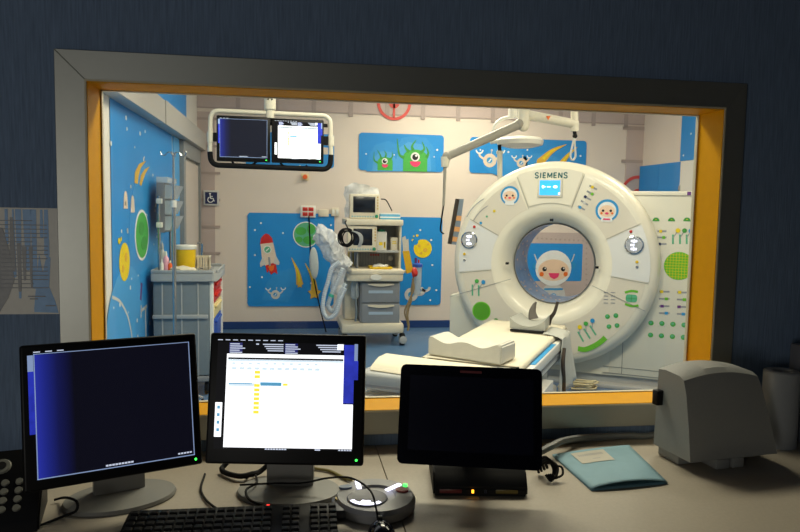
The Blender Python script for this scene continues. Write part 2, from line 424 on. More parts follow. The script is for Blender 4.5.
pr('glow', mural_pale, [[(0.948,1.898),(0.970,2.071),(1.053,2.145),(1.175,2.137),(1.237,2.043),(1.271,2.187),(1.380,2.262),(1.577,2.233),(1.653,2.115),(1.670,1.917)]], 2.5)
monster(pr, (1.104,1.980)[0], 15.5*px, (1.106,1.913)[1], (1.103,2.075)[1],
        [[(1.019,2.001),(0.971,2.035),(0.969,2.130)],[(1.055,2.050),(1.042,2.097),(1.005,2.155)],[(1.103,2.063),(1.114,2.111),(1.090,2.146)],[(1.152,2.041),(1.188,2.077),(1.187,2.137)]], (1.098,2.024), 3*px, (1.102,1.968), 6.5*px)
monster(pr, (1.470,2.050)[0], 25*px, (1.472,1.910)[1], (1.467,2.175)[1],
        [[(1.334,2.070),(1.272,2.116),(1.245,2.293)],[(1.394,2.143),(1.357,2.178),(1.331,2.225)],[(1.443,2.157),(1.429,2.216),(1.477,2.289)],[(1.529,2.135),(1.578,2.185),(1.551,2.268)],[(1.605,2.078),(1.628,2.138),(1.602,2.210)]], (1.469,2.086), 4.6*px, (1.471,2.002), 11*px)
pr('star', st_white, [oc((1.738,2.178), .012), oc((0.873,2.104), .01), oc((1.703,2.093), .008), oc((1.212,2.102), .008)], 3)

def robot(pr, c, r, m=st_cream, arms=1):
    b = pr('robot', m, [oc(c, r)], 3)
    pr('porthole', st_silver, [oc(c, r*.55)], 4, b); pr('glass', st_blue, [oc((c[0]-r*.05,c[1]+r*.02), r*.42)], 4.6, b); pr('glint', st_white, [ostroke([(c[0]-r*.2,c[1]-r*.25),(c[0]+r*.2,c[1]+r*.25)], r*.18, n=0)], 5.2, b)
    if arms:
        pr('arm', m, [ostroke([(c[0]-r*.9,c[1]+r*.2),(c[0]-r*1.5,c[1]+r*.6),(c[0]-r*1.6,c[1]+r*1.0)], r*.3), ostroke([(c[0]+r*.9,c[1]+r*.2),(c[0]+r*1.5,c[1]+r*.7),(c[0]+r*1.6,c[1]+r*1.1)], r*.3)], 2.6, b)
        pr('claw', st_white, [oarc((c[0]-r*1.6,c[1]+r*1.5), r*.5, PI, 2*PI, r*.22), oarc((c[0]+r*1.7,c[1]+r*1.6), r*.5, PI, 2*PI, r*.22)], 2.8, b)
    pr('antenna', st_silver, [ostroke([(c[0]+r*.2,c[1]+r*.9),(c[0]+r*.25,c[1]+r*1.4)], r*.12, n=0), oc((c[0]+r*.25,c[1]+r*1.5), r*.16)], 2.3, b)
    return b
def comet(pr, head, mid, tail, w, hr, star=0):
    b = pr('shooting_star', st_gold, [ostroke([head, mid, tail], w, w*.06)], 3)
    pr('streak', st_yellow, [ostroke([head, lerp(mid,tail,-.1), lerp(mid,tail,.6)], w*.35, w*.05)], 3.6, b)
    pr('star_head', st_gold, [ostar(head, hr, .55) if star else oc(head, hr)], 4, b)
r_, pr = mural('wall_mural', 'blue wall panel with white robots and golden comets behind the lamp arm', (2.146,2.348), (3.650,1.913))
pr('glow', mural_mid, [oc((2.599,2.058), 24*px, 15*px), oc((3.052,2.034), 24*px, 12*px)], 2)
robot(pr, (2.401,2.070), 7*px); robot(pr, (2.805,2.051), 5*px)
comet(pr, (3.051,2.071), (3.202,2.211), (3.382,2.297), .10, .05); comet(pr, (3.314,2.041), (3.414,2.168), (3.529,2.271), .08, .04)
pr('star', st_white, [oc((2.634,2.181), .012), oc((2.877,2.213), .012), oc((3.573,2.160), .012), oc((2.277,2.195), .01)], 3)

r_, pr = mural('wall_mural', 'blue wall panel mostly hidden behind the twin hanging monitors', (-0.531,2.320), (0.493,1.921))
pr('star', st_white, [oc((0.455,2.232), .012), oc((0.093,1.940), .01)], 2); pr('cream_print', st_cream, [orr((0.391,2.124), .06, .08, .01)], 2)
r_, pr = mural('wall_mural', 'blue wall panel printed with a red-nosed rocket, green planet and comets', (-0.514,1.382), (0.504,0.272))
pr('glow', mural_mid, [[(-0.345,0.347),(-0.298,0.539),(-0.182,0.682),(0.006,0.731),(0.172,0.684),(0.054,0.515),(-0.039,0.322)]], 2)
rk = pr('rocket', st_cream, [[(-0.363,1.025),(-0.218,1.039),(-0.183,0.885),(-0.176,0.790),(-0.229,0.754),(-0.311,0.759),(-0.346,0.848)]], 3)
pr('nose', st_red, [[(-0.367,1.014),(-0.358,1.085),(-0.323,1.126),(-0.296,1.140),(-0.265,1.127),(-0.230,1.086),(-0.216,1.034)]], 4, rk)
pr('porthole', st_white, [oc((-0.282,0.949), 4*px)], 4, rk); pr('glass', st_teal, [oc((-0.282,0.949), 3.1*px)], 5, rk); pr('glint', st_white, [ostroke([(-0.299,0.931),(-0.264,0.967)], .012, n=0)], 6, rk)
pr('fin', st_silver, [[(-0.334,0.872),(-0.369,0.788),(-0.363,0.741),(-0.299,0.777)]], 4, rk); pr('fin', st_silver, [[(-0.188,0.885),(-0.141,0.802),(-0.147,0.766),(-0.211,0.783)]], 4, rk); pr('fin', st_grey, [[(-0.276,0.860),(-0.253,0.861),(-0.241,0.754),(-0.264,0.753)]], 4, rk)
pr('flame', st_red, [[(-0.305,0.759),(-0.287,0.670),(-0.264,0.700),(-0.240,0.652),(-0.199,0.682),(-0.164,0.658),(-0.182,0.772),(-0.206,0.795)]], 3.5, rk); pr('flame_core', st_orange, [[(-0.276,0.753),(-0.258,0.706),(-0.235,0.688),(-0.211,0.712),(-0.200,0.766)]], 4.5, rk)
pl = pr('planet', st_white, [oc((0.169,1.132), 13*px)], 3); pr('sea', st_teal, [oc((0.169,1.132), 12*px)], 4, pl)
pr('land', st_green, [oc((0.109,1.173), 5.5*px, 4*px), oc((0.204,1.067), 6*px, 4*px), oc((0.227,1.199), 4*px, 5*px), oc((0.086,1.072), 3.6*px, 3*px)], 5, pl)
comet(pr, (0.099,0.533), (0.071,0.695), (-0.001,0.856), .085, .045, 1); comet(pr, (0.275,0.430), (0.255,0.600), (0.159,0.792), .095, .085, 1)
robot(pr, (-0.187,0.413), 4.5*px, st_silver)
pr('star', st_white, [oc(p, .011) for p in ((-0.427,1.178),(-0.427,0.883),(-0.358,1.261),(-0.102,1.147),(0.230,0.888),(0.232,0.551),(-0.345,0.622),(-0.485,0.503),(0.464,1.250),(0.466,1.094))], 3)

r_, pr = mural('wall_mural', 'blue wall panel with a cratered yellow planet beside the anaesthesia machine', (0.981,1.360), (1.826,0.282))
pl = pr('planet', st_yellow, [oc((1.585,0.978), 9.5*px)], 3); pr('crater_pattern', st_gold, [oc((1.616,0.960), 2.2*px), oc((1.540,1.008), 1.6*px), oc((1.567,0.923), 1.3*px), oc((1.652,1.034), 1.2*px)], 4, pl)
pr('bite', mural_blue, [oc((1.490,1.057), 3*px)], 4, pl); pr('crumb', st_yellow, [oc((1.513,1.137), .016), oc((1.458,1.081), .014), oc((1.470,1.130), .01)], 3)
rb = robot(pr, (1.453,0.411), 7*px, st_silver, 0); pr('arm', st_silver, [ostroke([(1.528,0.417),(1.590,0.429),(1.614,0.479)], .05), oarc((1.632,0.504), 4*px, PI, 2*PI, .03)], 3, rb)
pr('star', st_white, [oc(p, .012) for p in ((1.688,1.084),(1.708,0.776),(1.549,1.204),(1.765,0.466),(1.692,0.342))], 3)

# astronaut panel, seen through the bore
r_, pr = mural('wall_mural', 'pale wall panel printed with a smiling astronaut seen through the scanner bore', (2.717,1.195), (3.995,0.180), .02, band_pink)
pr('dot_pattern', bar_pink, [oc((lerp((2.745,1.133),(3.711,1.093),k/16)), .012, n=10) for k in range(17)] + [oc(lerp((3.699,1.068),(3.724,0.466),k/9), .012, n=10) for k in range(10)], 2)
pr('sky', mural_blue, [orr((((2.760,1.058)[0]+(3.652,0.582)[0])/2,((2.760,1.058)[1]+(3.652,0.582)[1])/2), (3.652,0.582)[0]-(2.760,1.058)[0], (2.760,1.058)[1]-(3.652,0.582)[1], .02)], 2)
as_ = pr('astronaut', st_silver, [[(3.104,0.236),(3.122,0.466),(3.199,0.543),(3.345,0.543),(3.428,0.466),(3.478,0.235)]], 3)
pr('helmet', st_white, [oc((3.271,0.746), 20*px, 19*px)], 4, as_); pr('face', st_skin, [oc((3.272,0.721), 17*px, 11.5*px)], 5, as_)
for a in ((3.152,0.733),(3.398,0.734)): pr('eye', st_black, [oc(a, 2.4*px)], 6, as_); pr('glint', st_white, [oc((a[0]+.008,a[1]+.01), .8*px)], 7, as_)
pr('mouth', st_pink, [[(3.207,0.683),(3.229,0.632),(3.283,0.606),(3.335,0.632),(3.353,0.683)]], 6, as_); pr('cheek_print', st_orange, [oc((3.115,0.669), 2.4*px), oc((3.434,0.671), 2.4*px)], 6, as_)
pr('ear', st_blue, [ostroke([(3.508,0.824),(3.549,0.786),(3.524,0.748)], .03), ostroke([(3.031,0.808),(3.006,0.770),(3.033,0.733)], .03)], 5, as_)
pr('collar', st_blue, [orr((3.281,0.479), 21*px, 1.9*px, .01)], 5, as_); pr('badge', st_blue, [oc((3.284,0.389), 3.2*px)], 5, as_); pr('badge_dot', st_white, [oc((3.284,0.389), 2.1*px)], 6, as_)
pr('antenna', st_silver, [ostroke([(3.056,0.821),(3.013,0.922)], .014, n=0), ostroke([(3.508,0.824),(3.544,0.926)], .014, n=0)], 3, as_)

# left wall mural (moon, planets, stars, orbit)
r_, pr = mural('wall_mural', 'large blue space mural with moon and orbit beside the trolley', (4.40,.08), (6.56,2.084), .01, x=XL, rz=PI/2, group=None)
pr('glow', mural_mid, [oc((5.45,1.15), .62, .62, 36)], 2); pr('nebula', mural_pale, [oc((4.75,.55), .55, .5, 30), oc((5.9,.35), .5, .45, 30)], 2.5)
pr('moon', st_gold, [[(5.112,1.595),(5.019,1.599),(5.038,1.675),(5.168,1.738),(5.408,1.778),(5.216,1.712),(5.147,1.652)], [(5.225,1.584),(5.176,1.597),(5.229,1.663),(5.369,1.714),(5.533,1.741),(5.385,1.685),(5.295,1.630)]], 3)
c = (5.238,1.231); pl = pr('planet', st_white, [oc(c, .235, .185)], 3); pr('sea', st_green, [oc(c, .205, .165)], 4, pl); pr('land', st_dgreen, [oc((c[0]-.03,c[1]+.05), .09, .05), oc((c[0]+.05,c[1]-.06), .1, .05)], 5, pl)
c = (4.699,1.077); pl = pr('planet', st_yellow, [oc(c, .14, .125)], 3); pr('crater_pattern', st_gold, [oc((c[0]+.03,c[1]+.03), .03), oc((c[0]-.05,c[1]-.04), .025)], 4, pl); pr('crumb', st_yellow, [oc((4.564,1.220), .03, .02), oc((4.616,1.230), .015)], 3)
for a in ((4.751,1.473),(4.949,1.447)): pr('ghost', st_cream, [[(a[0]-.06,a[1]-.05)] + [(a[0]-.05*cos(k*PI/8), a[1]+.0+.065*sin(k*PI/8)) for k in range(9)] + [(a[0]+.06,a[1]-.05)]], 3)
pr('orbit', st_silver, [ostroke([(4.372,0.890),(4.566,0.833),(4.747,0.721),(4.853,0.589),(4.905,0.454)], .02)], 3)
pr('launch_line', st_silver, [ostroke([(5.175,0.728),(5.169,0.634)], .022, n=0), ostroke([(5.172,0.685),(5.381,0.692)], .022, n=0), ostroke([(5.327,0.692),(5.330,0.442)], .03, n=0)], 3)
pr('rocket', st_purple, [ostroke([(5.160,0.766),(5.200,0.885)], .05, n=0)], 3)
random.seed(11)
pr('star_pattern', st_white, [oc((random.uniform(4.4,6.5), random.uniform(.5,2.02)), random.choice((.008,.012,.016)), n=8) for _ in range(46)], 3)
# red ship's wheel stickers
c = (1.201,2.718)
t = thing('wheel_sticker', 'red ship wheel sticker at the top of the back wall', 'sticker', (c[0],YB,c[1]), 0)
pr = Print(t, c[0], c[1], -.0145)
pr('rim', st_coral, [], 1, rings=[(c, 14.4*px, 17.3*px)]); pr('hub', st_coral, [oc(c, 5.5*px), ostroke([c,(c[0],c[1]-15*px)], 2.2*px, n=0)], 1)
c = (4.362,1.702)
t = thing('wheel_sticker', 'red ring sticker on the pink band beside the blue cabinet', 'sticker', (c[0],YB,c[1]), 0)
pr = Print(t, c[0], c[1], -.0145)
pr('rim', st_coral, [oarc(c, 18*px, .3*PI+.12, 1.5*PI, 3.2*px, 26)], 1); pr('hub', st_coral, [oc((c[0],c[1]), 5.5*px)], 1)

# ------------------------------------------------------------------ small things on the back wall
def wall_at(name, label, cat, c, group=None): return thing(name, label, cat, (c[0],YB-.0095,c[1]), 0, group)
c = (-0.923,1.543)
t = wall_at('wheelchair_sign', 'navy wheelchair access sign in a grey frame', 'sign', c)
bm = BM(); bb(bm, (-.088,-.022,-.088), (.088,-.001,.088), .004); obj('sign_frame', bm, st_silver, t)
pr = Print(t, 0, 0, -.0222); pr('sign_face', st_navy, [orr((0,0), .135, .135, .004)], 1)
w = .012
pr('wheelchair_symbol', st_white, [oc((-.012,.048), .011), ostroke([(-.012,.032),(-.006,-.005)], w, n=0), ostroke([(-.008,.018),(.018,.018)], w*.8, n=0), ostroke([(-.008,-.005),(.022,-.005),(.034,-.038)], w, n=0), oarc((-.008,-.02), .03, .6*PI, 1.92*PI, w*.8)], 2)
c = (0.190,1.406)
t = wall_at('socket_panel', 'white wall socket panel with red outlets', 'socket', c)
bm = BM(); bb(bm, (-.09,-.03,-.07), (.09,-.001,.07), .006); obj('plate', bm, white_plastic, t)
for x in (-.034,.034):
    for z in (.028,-.03):
        bm = BM(); bb(bm, (x-.03,-.036,z-.022), (x+.03,-.0305,z+.022), .003); s_ = obj('socket', bm, red_plastic, t)
        bm = BM()
        for k in (-.012,0,.012): cyl(bm, (x+k,-.0375,z), (x+k,-.0362,z), .004, seg=8)
        obj('hole_pattern', bm, st_black, s_)
for (a,w_,h_,lab) in (((0.374,1.391),.12,.085,'blank cream wall plate beside the red sockets'), ((0.511,1.406),.095,.1,'cream double switch plate beside the anaesthesia machine')):
    t = wall_at('wall_plate', lab, 'socket', a)
    bm = BM(); bb(bm, (-w_/2,-.02,-h_/2), (w_/2,-.001,h_/2), .005); obj('plate', bm, cream_plastic, t)
    if 'double' in lab:
        for x in (-.022,.022):
            bm = BM(); bb(bm, (x-.016,-.024,-.03), (x+.016,-.0205,.03), .003); obj('rocker', bm, white_plastic, t)
c = (0.152,1.812)
t = wall_at('emergency_button', 'orange emergency stop knob on a pale square plate', 'button', c)
bm = BM(); bb(bm, (-.045,-.02,-.04), (.045,-.001,.04), .004); obj('plate', bm, mat('plate_straw', (226,206,160), .5), t)
bm = BM(); solid(bm, [(.014,-.021),(.014,-.034),(.028,-.036),(.028,-.046),(.022,-.052)], axis='Y', seg=20); obj('knob', bm, orange_plastic, t)
# black lead from the red sockets and the flat white bag on it
p0, p1 = (0.201,8.240,1.354), (0.405,8.050,-0.036)
bm = BM(); tube(bm, [(p0[0],8.245,p0[2]),((0.215,8.240,1.070)),((0.228,8.230,0.809)),((0.289,8.200,0.479)),((0.348,8.150,0.222)),(p1[0],p1[1],.0)], .008); tag(obj('power_lead', bm, rubber), 'thin black lead hanging from the red wall sockets', 'cord')
a = (0.261,8.160,0.803); bm = BM(); ball(bm, (0,0,0), .19, (.28,.12,1)); o = obj('breathing_bag', bm, mat('bag_pale', (196,204,204), .5), loc=a); o.rotation_euler = (0,-.05,0)
tag(o, 'slim pale bag hanging flat against the rocket panel', 'bag')

# right wall: blue cabinets and blue panel
t = thing('wall_cabinet', 'blue two-door cabinet standing high behind the scanner', 'cabinet', (XR-.001,7.62,0), -PI/2)
bm = BM(); bb(bm, (-.67,-.0,0), (.56,-.02,2.05)); obj('carcass', bm, white_paint, t, smooth=0)
for a,b,h in ((-.66,-.20,1),(-.195,.270,1)):
    bm = BM(); bb(bm, (a,-.0415,1.02), (b,-.0205,2.052), .003); dr = obj('door', bm, cabinet_blue, t, smooth=0)
    bm = BM(); bb(bm, (b-.03,-.052,1.4), (b-.012,-.042,1.55), .003); obj('handle', bm, steel, dr)
bm = BM(); bb(bm, (.275,-.0415,0), (.56,-.0205,2.052), .003); obj('side_panel', bm, white_paint, t, smooth=0)
for k in (1.72,): bm = BM(); bb(bm, (.280,-.06,k), (.297,-.042,k+.06), .003); obj('hinge', bm, steel, t)
bm = BM(); bb(bm, (XR-.02,6.0,2.06), (XR-.001,7.40,2.95)); tag(obj('wall_panel', bm, mural_blue, smooth=0), 'blue panel with pale specks high on the right wall above the cabinet', 'wall panel')
bm = BM(); [solid(bm, [(.012,-.0205),(.012,-.022)], (XR-.0,y,z), 'X', 8) for y,z in ((7.2,2.35),(7.33,2.12))]; o = obj('speck_pattern', bm, st_white, bpy.data.objects['wall_panel'], smooth=0)

# ------------------------------------------------------------------ CT scanner
A = rad(31.5)
gan = thing('ct_scanner', 'large white ring scanner decorated with green stickers and two astronaut faces', 'scanner', (2.2,5.6,0), -A)
CU, CZ = .004, 1.012
bm = BM()
prof = [(.345,.07),(.352,.02),(.37,-.04),(.395,-.085),(.425,-.122),(.455,-.140),(.49,-.146),(.76,-.146),(.797,-.139),(.830,-.118),(.855,-.078),(.865,-.02),(.862,.50),(.82,.60),(.37,.60),(.352,.56)]
lathe(bm, prof, (CU,0,CZ), 'Y', 96); obj('ring_cover', bm, ct_white, gan, smooth=40)
bm = BM(); lathe(bm, [(.346,.03),(.337,.03),(.337,.045),(.346,.06)], (CU,0,CZ), 'Y', 72, True); obj('bore_lip', bm, ct_lip, gan, smooth=40)
bm = BM(); lathe(bm, [(.344,.065),(.344,.58),(.351,.58),(.351,.065)], (CU,0,CZ), 'Y', 72, True); tn = obj('bore_tunnel', bm, ct_bore, gan, smooth=40)
bm = BM()
random.seed(3)
for k in range(40):
    a_ = PI*(.62+.9*random.random()); y_ = random.uniform(.09,.54)
    c_ = Vector((CU+.3435*cos(a_), y_, CZ+.3435*sin(a_))); n_ = Vector((-cos(a_),0,-sin(a_)))
    bx(bm, c_, (.014,.014,.001), rot=n_.to_track_quat('Z','Y').to_matrix())
obj('speck_pattern', bm, st_gold, tn, smooth=0)
# housing: tall panel on one side, low box on the other, plinth under the ring
bm = BM(); bb(bm, (.50,0,.10), (1.30,.62,1.625), .012); obj('side_housing', bm, ct_panel, gan)
bm = BM(); bb(bm, (.52,-.012,1.60), (1.30,-.001,1.632), .003); obj('top_trim', bm, ct_white, gan)
bm = BM(); bb(bm, (1.035,-.0145,1.603), (1.062,-.0125,1.630)); obj('corner_tag', bm, st_purple, gan)
bm = BM(); bb(bm, (-.915,.01,.03), (-.30,.6,.69), .014); obj('lower_housing', bm, ct_panel, gan)
bm = BM(); prism(bm, [(-.30,.10),(.52,.10),(.52,.60),(.40,.49),(.20,.41),(-.02,.385),(-.2,.41),(-.30,.46)], lambda a,b,t: (a,t,b), .005, .6); obj('front_apron', bm, ct_panel, gan, smooth=0)
bm = BM(); bb(bm, (-.30,.03,.012), (1.30,.6,.10), .004); bb(bm, (.0,-.06,.0), (1.30,.6,.035), .006); obj('plinth', bm, lgrey_plastic, gan)
bm = BM()
bb(bm, (.60,-.004,.12), (.604,.0,1.6)); bb(bm, (.30,-.003,.345), (.304,.004,.38)); bb(bm, (.45,-.004,.118), (1.30,.0,.122)); bb(bm, (.45,-.004,.172), (1.30,.0,.175)); obj('seam', bm, ct_seam, gan, smooth=0)
def ang(p): return math.atan2(p[1]-CZ, p[0]-CU)
def sector(a0, a1, r_in, r_out, n=24): return [(CU+r_out*cos(a0+(a1-a0)*k/n), CZ+r_out*sin(a0+(a1-a0)*k/n)) for k in range(n+1)] + [(CU+r_in*cos(a1+(a0-a1)*k/n), CZ+r_in*sin(a1+(a0-a1)*k/n)) for k in range(n+1)]
pf = Print(gan, 0, 0, -.146, .0018)
l0, l1 = ang((-0.570,1.312)), ang((-0.648,0.923)); r1, r0a = ang((0.561,1.298)), ang((0.615,0.923))
pf('face_plate', ct_face, [sector(PI/2+.42, l0, .50, .765)], 1); pf('face_plate', ct_face, [sector(r1, PI/2-.46, .50, .765)], 1)
pf('light_plate', ct_cool, [sector(l0+.012, 2*PI+l1-.012 if l1 < 0 else l1-.012, .50, .79)], 1.6); pf('light_plate', ct_cool, [sector(r0a+.012, r1-.012, .50, .79)], 1.6)
pf('face_plate', ct_face, [sector((2*PI+l1 if l1 < 0 else l1)+.012, 2*PI+r0a-.012 if r0a < .5 else r0a, .50, .765, 60)], 1)
def radial(a_, r_in, r_out, w_=.003): return ostroke([(CU+r_in*cos(a_), CZ+r_in*sin(a_)), (CU+r_out*cos(a_), CZ+r_out*sin(a_))], w_, n=0)
pf('seam', ct_seam, [ostroke([(-0.858,0.690),(-0.320,0.876)], .0032, n=0), ostroke([(0.352,0.860),(0.770,0.680)], .0032, n=0)]+[radial(a_, .50, .79) for a_ in (l0,l1,r1,r0a)]+[radial(ang((0.211,1.618)), .5, .79), radial(ang((-0.232,1.590)), .5, .79)], 4)
# top segment with display
bm = BM(); prism(bm, sector(ang((0.211,1.618))+.015, ang((-0.232,1.590))-.015, .515, .80), lambda a,b,t: (a,t,b), -.156, -.146)
bmesh.ops.bevel(bm, geom=list(bm.edges), offset=.003, segments=2, affect='EDGES'); top = obj('display_segment', bm, ct_white, gan)
sc_, sd_ = (-0.098,1.711), (0.070,1.590)
bm = BM(); bb(bm, (sc_[0]-.018,-.168,sd_[1]-.018), (sd_[0]+.018,-.1565,sc_[1]+.018), .005); dp = obj('display', bm, ct_panel, gan)
pd = Print(gan, 0, 0, -.168, .001); pd('screen', screen_ct, [obox((sc_[0],sd_[1]),(sd_[0],sc_[1]))], 1, dp)
mx, mz = (sc_[0]+sd_[0])/2, (sc_[1]+sd_[1])/2
pd('screen_pattern', lit_white, [oc((mx-.055,mz+.008), .010, .012), orr((mx-.048,mz+.008), .03, .006, .002), orr((mx-.008,mz+.008), .03, .009, .003), oc((mx+.045,mz+.008), .018, .011), obox((mx+.07,mz-.055),(mx+.085,mz-.038))], 2, dp)
pd('line_pattern', lit_teal, [obox((sc_[0]+.01,mz+.045),(sd_[0]-.01,mz+.048)), obox((sc_[0]+.01,mz-.02),(sd_[0]-.01,mz-.017)), obox((sc_[0]+.01,mz-.045),(sd_[0]-.02,mz-.042))], 1.6, dp)
sn = (-0.020,1.753)
GL = {'S': ([[(.92,.80),(.72,.97),(.30,.97),(.08,.78),(.25,.58),(.72,.44),(.92,.22),(.70,.03),(.28,.03),(.06,.20)]], .030), 'I': ([[(.5,0),(.5,1)]], .012),
      'E': ([[(.1,0),(.1,1)],[(.05,.955),(.95,.955)],[(.05,.5),(.85,.5)],[(.05,.045),(.95,.045)]], .026), 'M': ([[(.08,0),(.08,1)],[(.92,0),(.92,1)],[(.10,.98),(.5,.18)],[(.5,.18),(.90,.98)]], .040), 'N': ([[(.1,0),(.1,1)],[(.9,0),(.9,1)],[(.12,.98),(.88,.02)]], .033)}
lx = sn[0]-.122
for ch in 'SIEMENS':
    st_, w_ = GL[ch]; h_ = .044
    for q_, pts in enumerate(st_):
        P2 = [(lx+a*w_, sn[1]-h_/2+b*h_) for a,b in pts]; pl_ = Print(gan, 0, 0, -.1562, .0006)
        pl_('lettering', st_petrol, [ostroke(P2, .0095 if ch != 'M' else .0085, n=4)], 1+.3*q_)
    lx += w_+.0115
# indicator cluster each side
for nm, c in (('l', (-0.697,1.196)), ('r', (0.664,1.202))):
    bm = BM(); solid(bm, [(.074,0),(.074,-.010),(.066,-.013),(.063,-.008)], (c[0],-.1485,c[1]), 'Y', 32); pn = obj('positioning_light', bm, chrome, gan)
    p5 = Print(gan, 0, 0, -.158, .001); p5('diffuser', mat('diffuser_silver', (188,190,196), .3, metal=.4, var=.35, scale=140), [oc(c, .062)], 1, pn)
    p5('key_pattern', led_white, [orr((c[0]+dx,c[1]+dz), .02, .006, .002) for dx in (-.013,.013) for dz in (-.036,-.027,.027,.036)] + [orr((c[0]-.012,c[1]+dz), .03, .005, .001) for dz in (-.005,.005)] + [orr((c[0],c[1]+.030), .005, .03, .001), orr((c[0],c[1]-.030), .005, .03, .001)], 2, pn)
for c, m_ in (((-0.655,1.312), red_plastic), ((0.636,1.308), red_plastic), ((-0.739,1.072), yellow_plastic), ((0.692,1.068), yellow_plastic), ((-0.737,1.020), steel), ((0.694,1.028), steel)):
    bm = BM(); solid(bm, [(.012,0),(.012,-.006),(.008,-.010)], (c[0],-.148,c[1]), 'Y', 16); obj('push_button', bm, m_, gan)
# dark sensor windows round the flare
for c in ((0.005,1.386),(-0.359,1.007),(0.386,1.009)):
    rr_ = math.hypot(c[0]-CU, c[1]-CZ); yy = -.135
    bm = BM(); bx(bm, (c[0],yy,c[1]), (.026,.03,.02), .003); obj('sensor_window', bm, black_gloss, gan)
# stickers
def face_sticker(c, r, pinkbow):
    s_ = pf('sticker', st_blue, [oc(c, r)], 2.4)
    pf('helmet', st_white, [oc((c[0],c[1]-r*.03), r*.8)], 3, s_); pf('face', st_skin, [oc((c[0],c[1]-r*.05), r*.68, r*.52)], 4, s_)
    pf('eye_print', st_black, [oc((c[0]-r*.33,c[1]-r*.02), r*.11), oc((c[0]+r*.33,c[1]-r*.02), r*.11)], 5, s_)
    pf('mouth', st_pink, [oc((c[0],c[1]-r*.26), r*.16, r*.1)], 5, s_); pf('cheek_print', st_orange, [oc((c[0]-r*.46,c[1]-r*.25), r*.1), oc((c[0]+r*.46,c[1]-r*.25), r*.1)], 4.6, s_)
    pf('collar', st_white, [orr((c[0],c[1]-r*.86), r*1.0, r*.3, r*.1)], 3.4, s_)
    if pinkbow: pf('bow', st_pink, [ostroke([(c[0]-r*.3,c[1]-r*.78),(c[0]+r*.3,c[1]-r*.78)], r*.14, n=0)], 4.4, s_)
face_sticker((-0.351,1.585), .080, 0); face_sticker((0.446,1.472), .090, 1)
def slider(pr, a, b, t, m_, par=None, lay=2.4):
    l = math.hypot(b[0]-a[0], b[1]-a[1]); s_ = pr('sticker', st_grey, [ostroke([a,b], .014, n=0)], lay)
    c = lerp(a,b,t); pr('slider_knob', m_, [ostroke([lerp(a,b,t-.16),lerp(a,b,t+.16)], .022, n=0)], lay+1, s_)
def stem(pr, a, b, c, m_, lay=2.4):
    s_ = pr('sticker', st_teal, [ostroke([a,b], .014, n=0)], lay); pr('twig', st_grey, [ostroke([lerp(a,b,.65),c], .006, n=0)], lay+1, s_); pr('bud', m_, [oc(c, .018)], lay+2, s_)
for a,b,t_,m_ in (((0.301,1.671),(0.361,1.639),.4,st_yellow),((0.283,1.627),(0.339,1.595),.75,st_lime),((0.261,1.586),(0.317,1.554),.2,st_navy),((0.238,1.549),(0.295,1.514),.5,st_silver),((0.216,1.504),(0.273,1.473),.3,st_blue)): slider(pf, a, b, t_, m_)
for a,b,c,m_ in (((-0.656,0.712),(-0.659,0.809),(-0.619,0.841),st_green),((-0.599,0.711),(-0.602,0.807),(-0.560,0.836),st_blue)): stem(pf, a, b, c, m_)
for a,b,c,m_ in (((0.303,0.392),(0.256,0.471),(0.270,0.510),st_yellow),((0.355,0.422),(0.303,0.500),(0.317,0.543),st_green),((0.400,0.455),(0.350,0.529),(0.369,0.572),st_blue)): stem(pf, a, b, c, m_)
# dashed dial on the upper left
s_ = pf('sticker', st_grey, [oarc((-0.401,1.240), .36, PI*.66, PI*.86, .006), oarc((-0.401,1.240), .29, PI*.66, PI*.86, .006)], 2.4)
pf('dial_mark', st_yellow, [oc((-0.482,1.451), .012)], 3.4, s_); pf('dial_mark', st_blue, [oc((-0.598,1.346), .012)], 3.4, s_); pf('dial_mark', st_teal, [oc((-0.546,1.403), .009)], 3.4, s_)
c = (-0.571,0.582); s_ = pf('sticker', st_lime, [oc(c, .082)], 2.4)
for q in (.066,.05,.034,.018): pf('ripple', mat('print_dark_green',(44,116,30),.5), [], 3.4, s_, rings=[(c, q-.005, q)])
pf('sticker', st_dgreen, [oc((-0.439,0.508), .02)], 2.4)
pf('sticker', st_lime, [ostroke([(0.261,0.330),(0.318,0.327),(0.388,0.362),(0.443,0.405),(0.476,0.441)], .042)], 2.4)
for c in ((0.485,0.614),(0.550,0.627),(0.500,0.533),(0.562,0.547)):
    s_ = pf('sticker', st_green, [oc(c, .019)], 2.4); pf('dot_shine', st_teal, [oc((c[0]-.003,c[1]+.005), .01)], 3.4, s_)
c = (0.663,0.775); s_ = pf('sticker', st_teal, [orr(c, .088, .062, .022)], 2.4); pf('window_cross', st_dgreen, [orr(c, .088, .004, .001), orr(c, .004, .062, .001)], 3.4, s_)
pf('sticker', st_lime, [ostroke([(0.611,0.818),(0.661,0.834),(0.710,0.829)], .018)], 2.4); pf('sticker', st_lime, [ostroke([(0.616,0.726),(0.666,0.713),(0.719,0.721)], .018)], 2.4)
for k,y in enumerate((292.5,296.5,300.5,304.5) if 0 else (0,1,2,3)):
    a = lerp((0.465,0.809),(0.468,0.724),k/3); b = lerp((0.520,0.813),(0.523,0.727),k/3)
    pf('sticker', st_grey, [orr(a, .035, .007, .003), orr(b, .035, .007, .003)], 2.4)
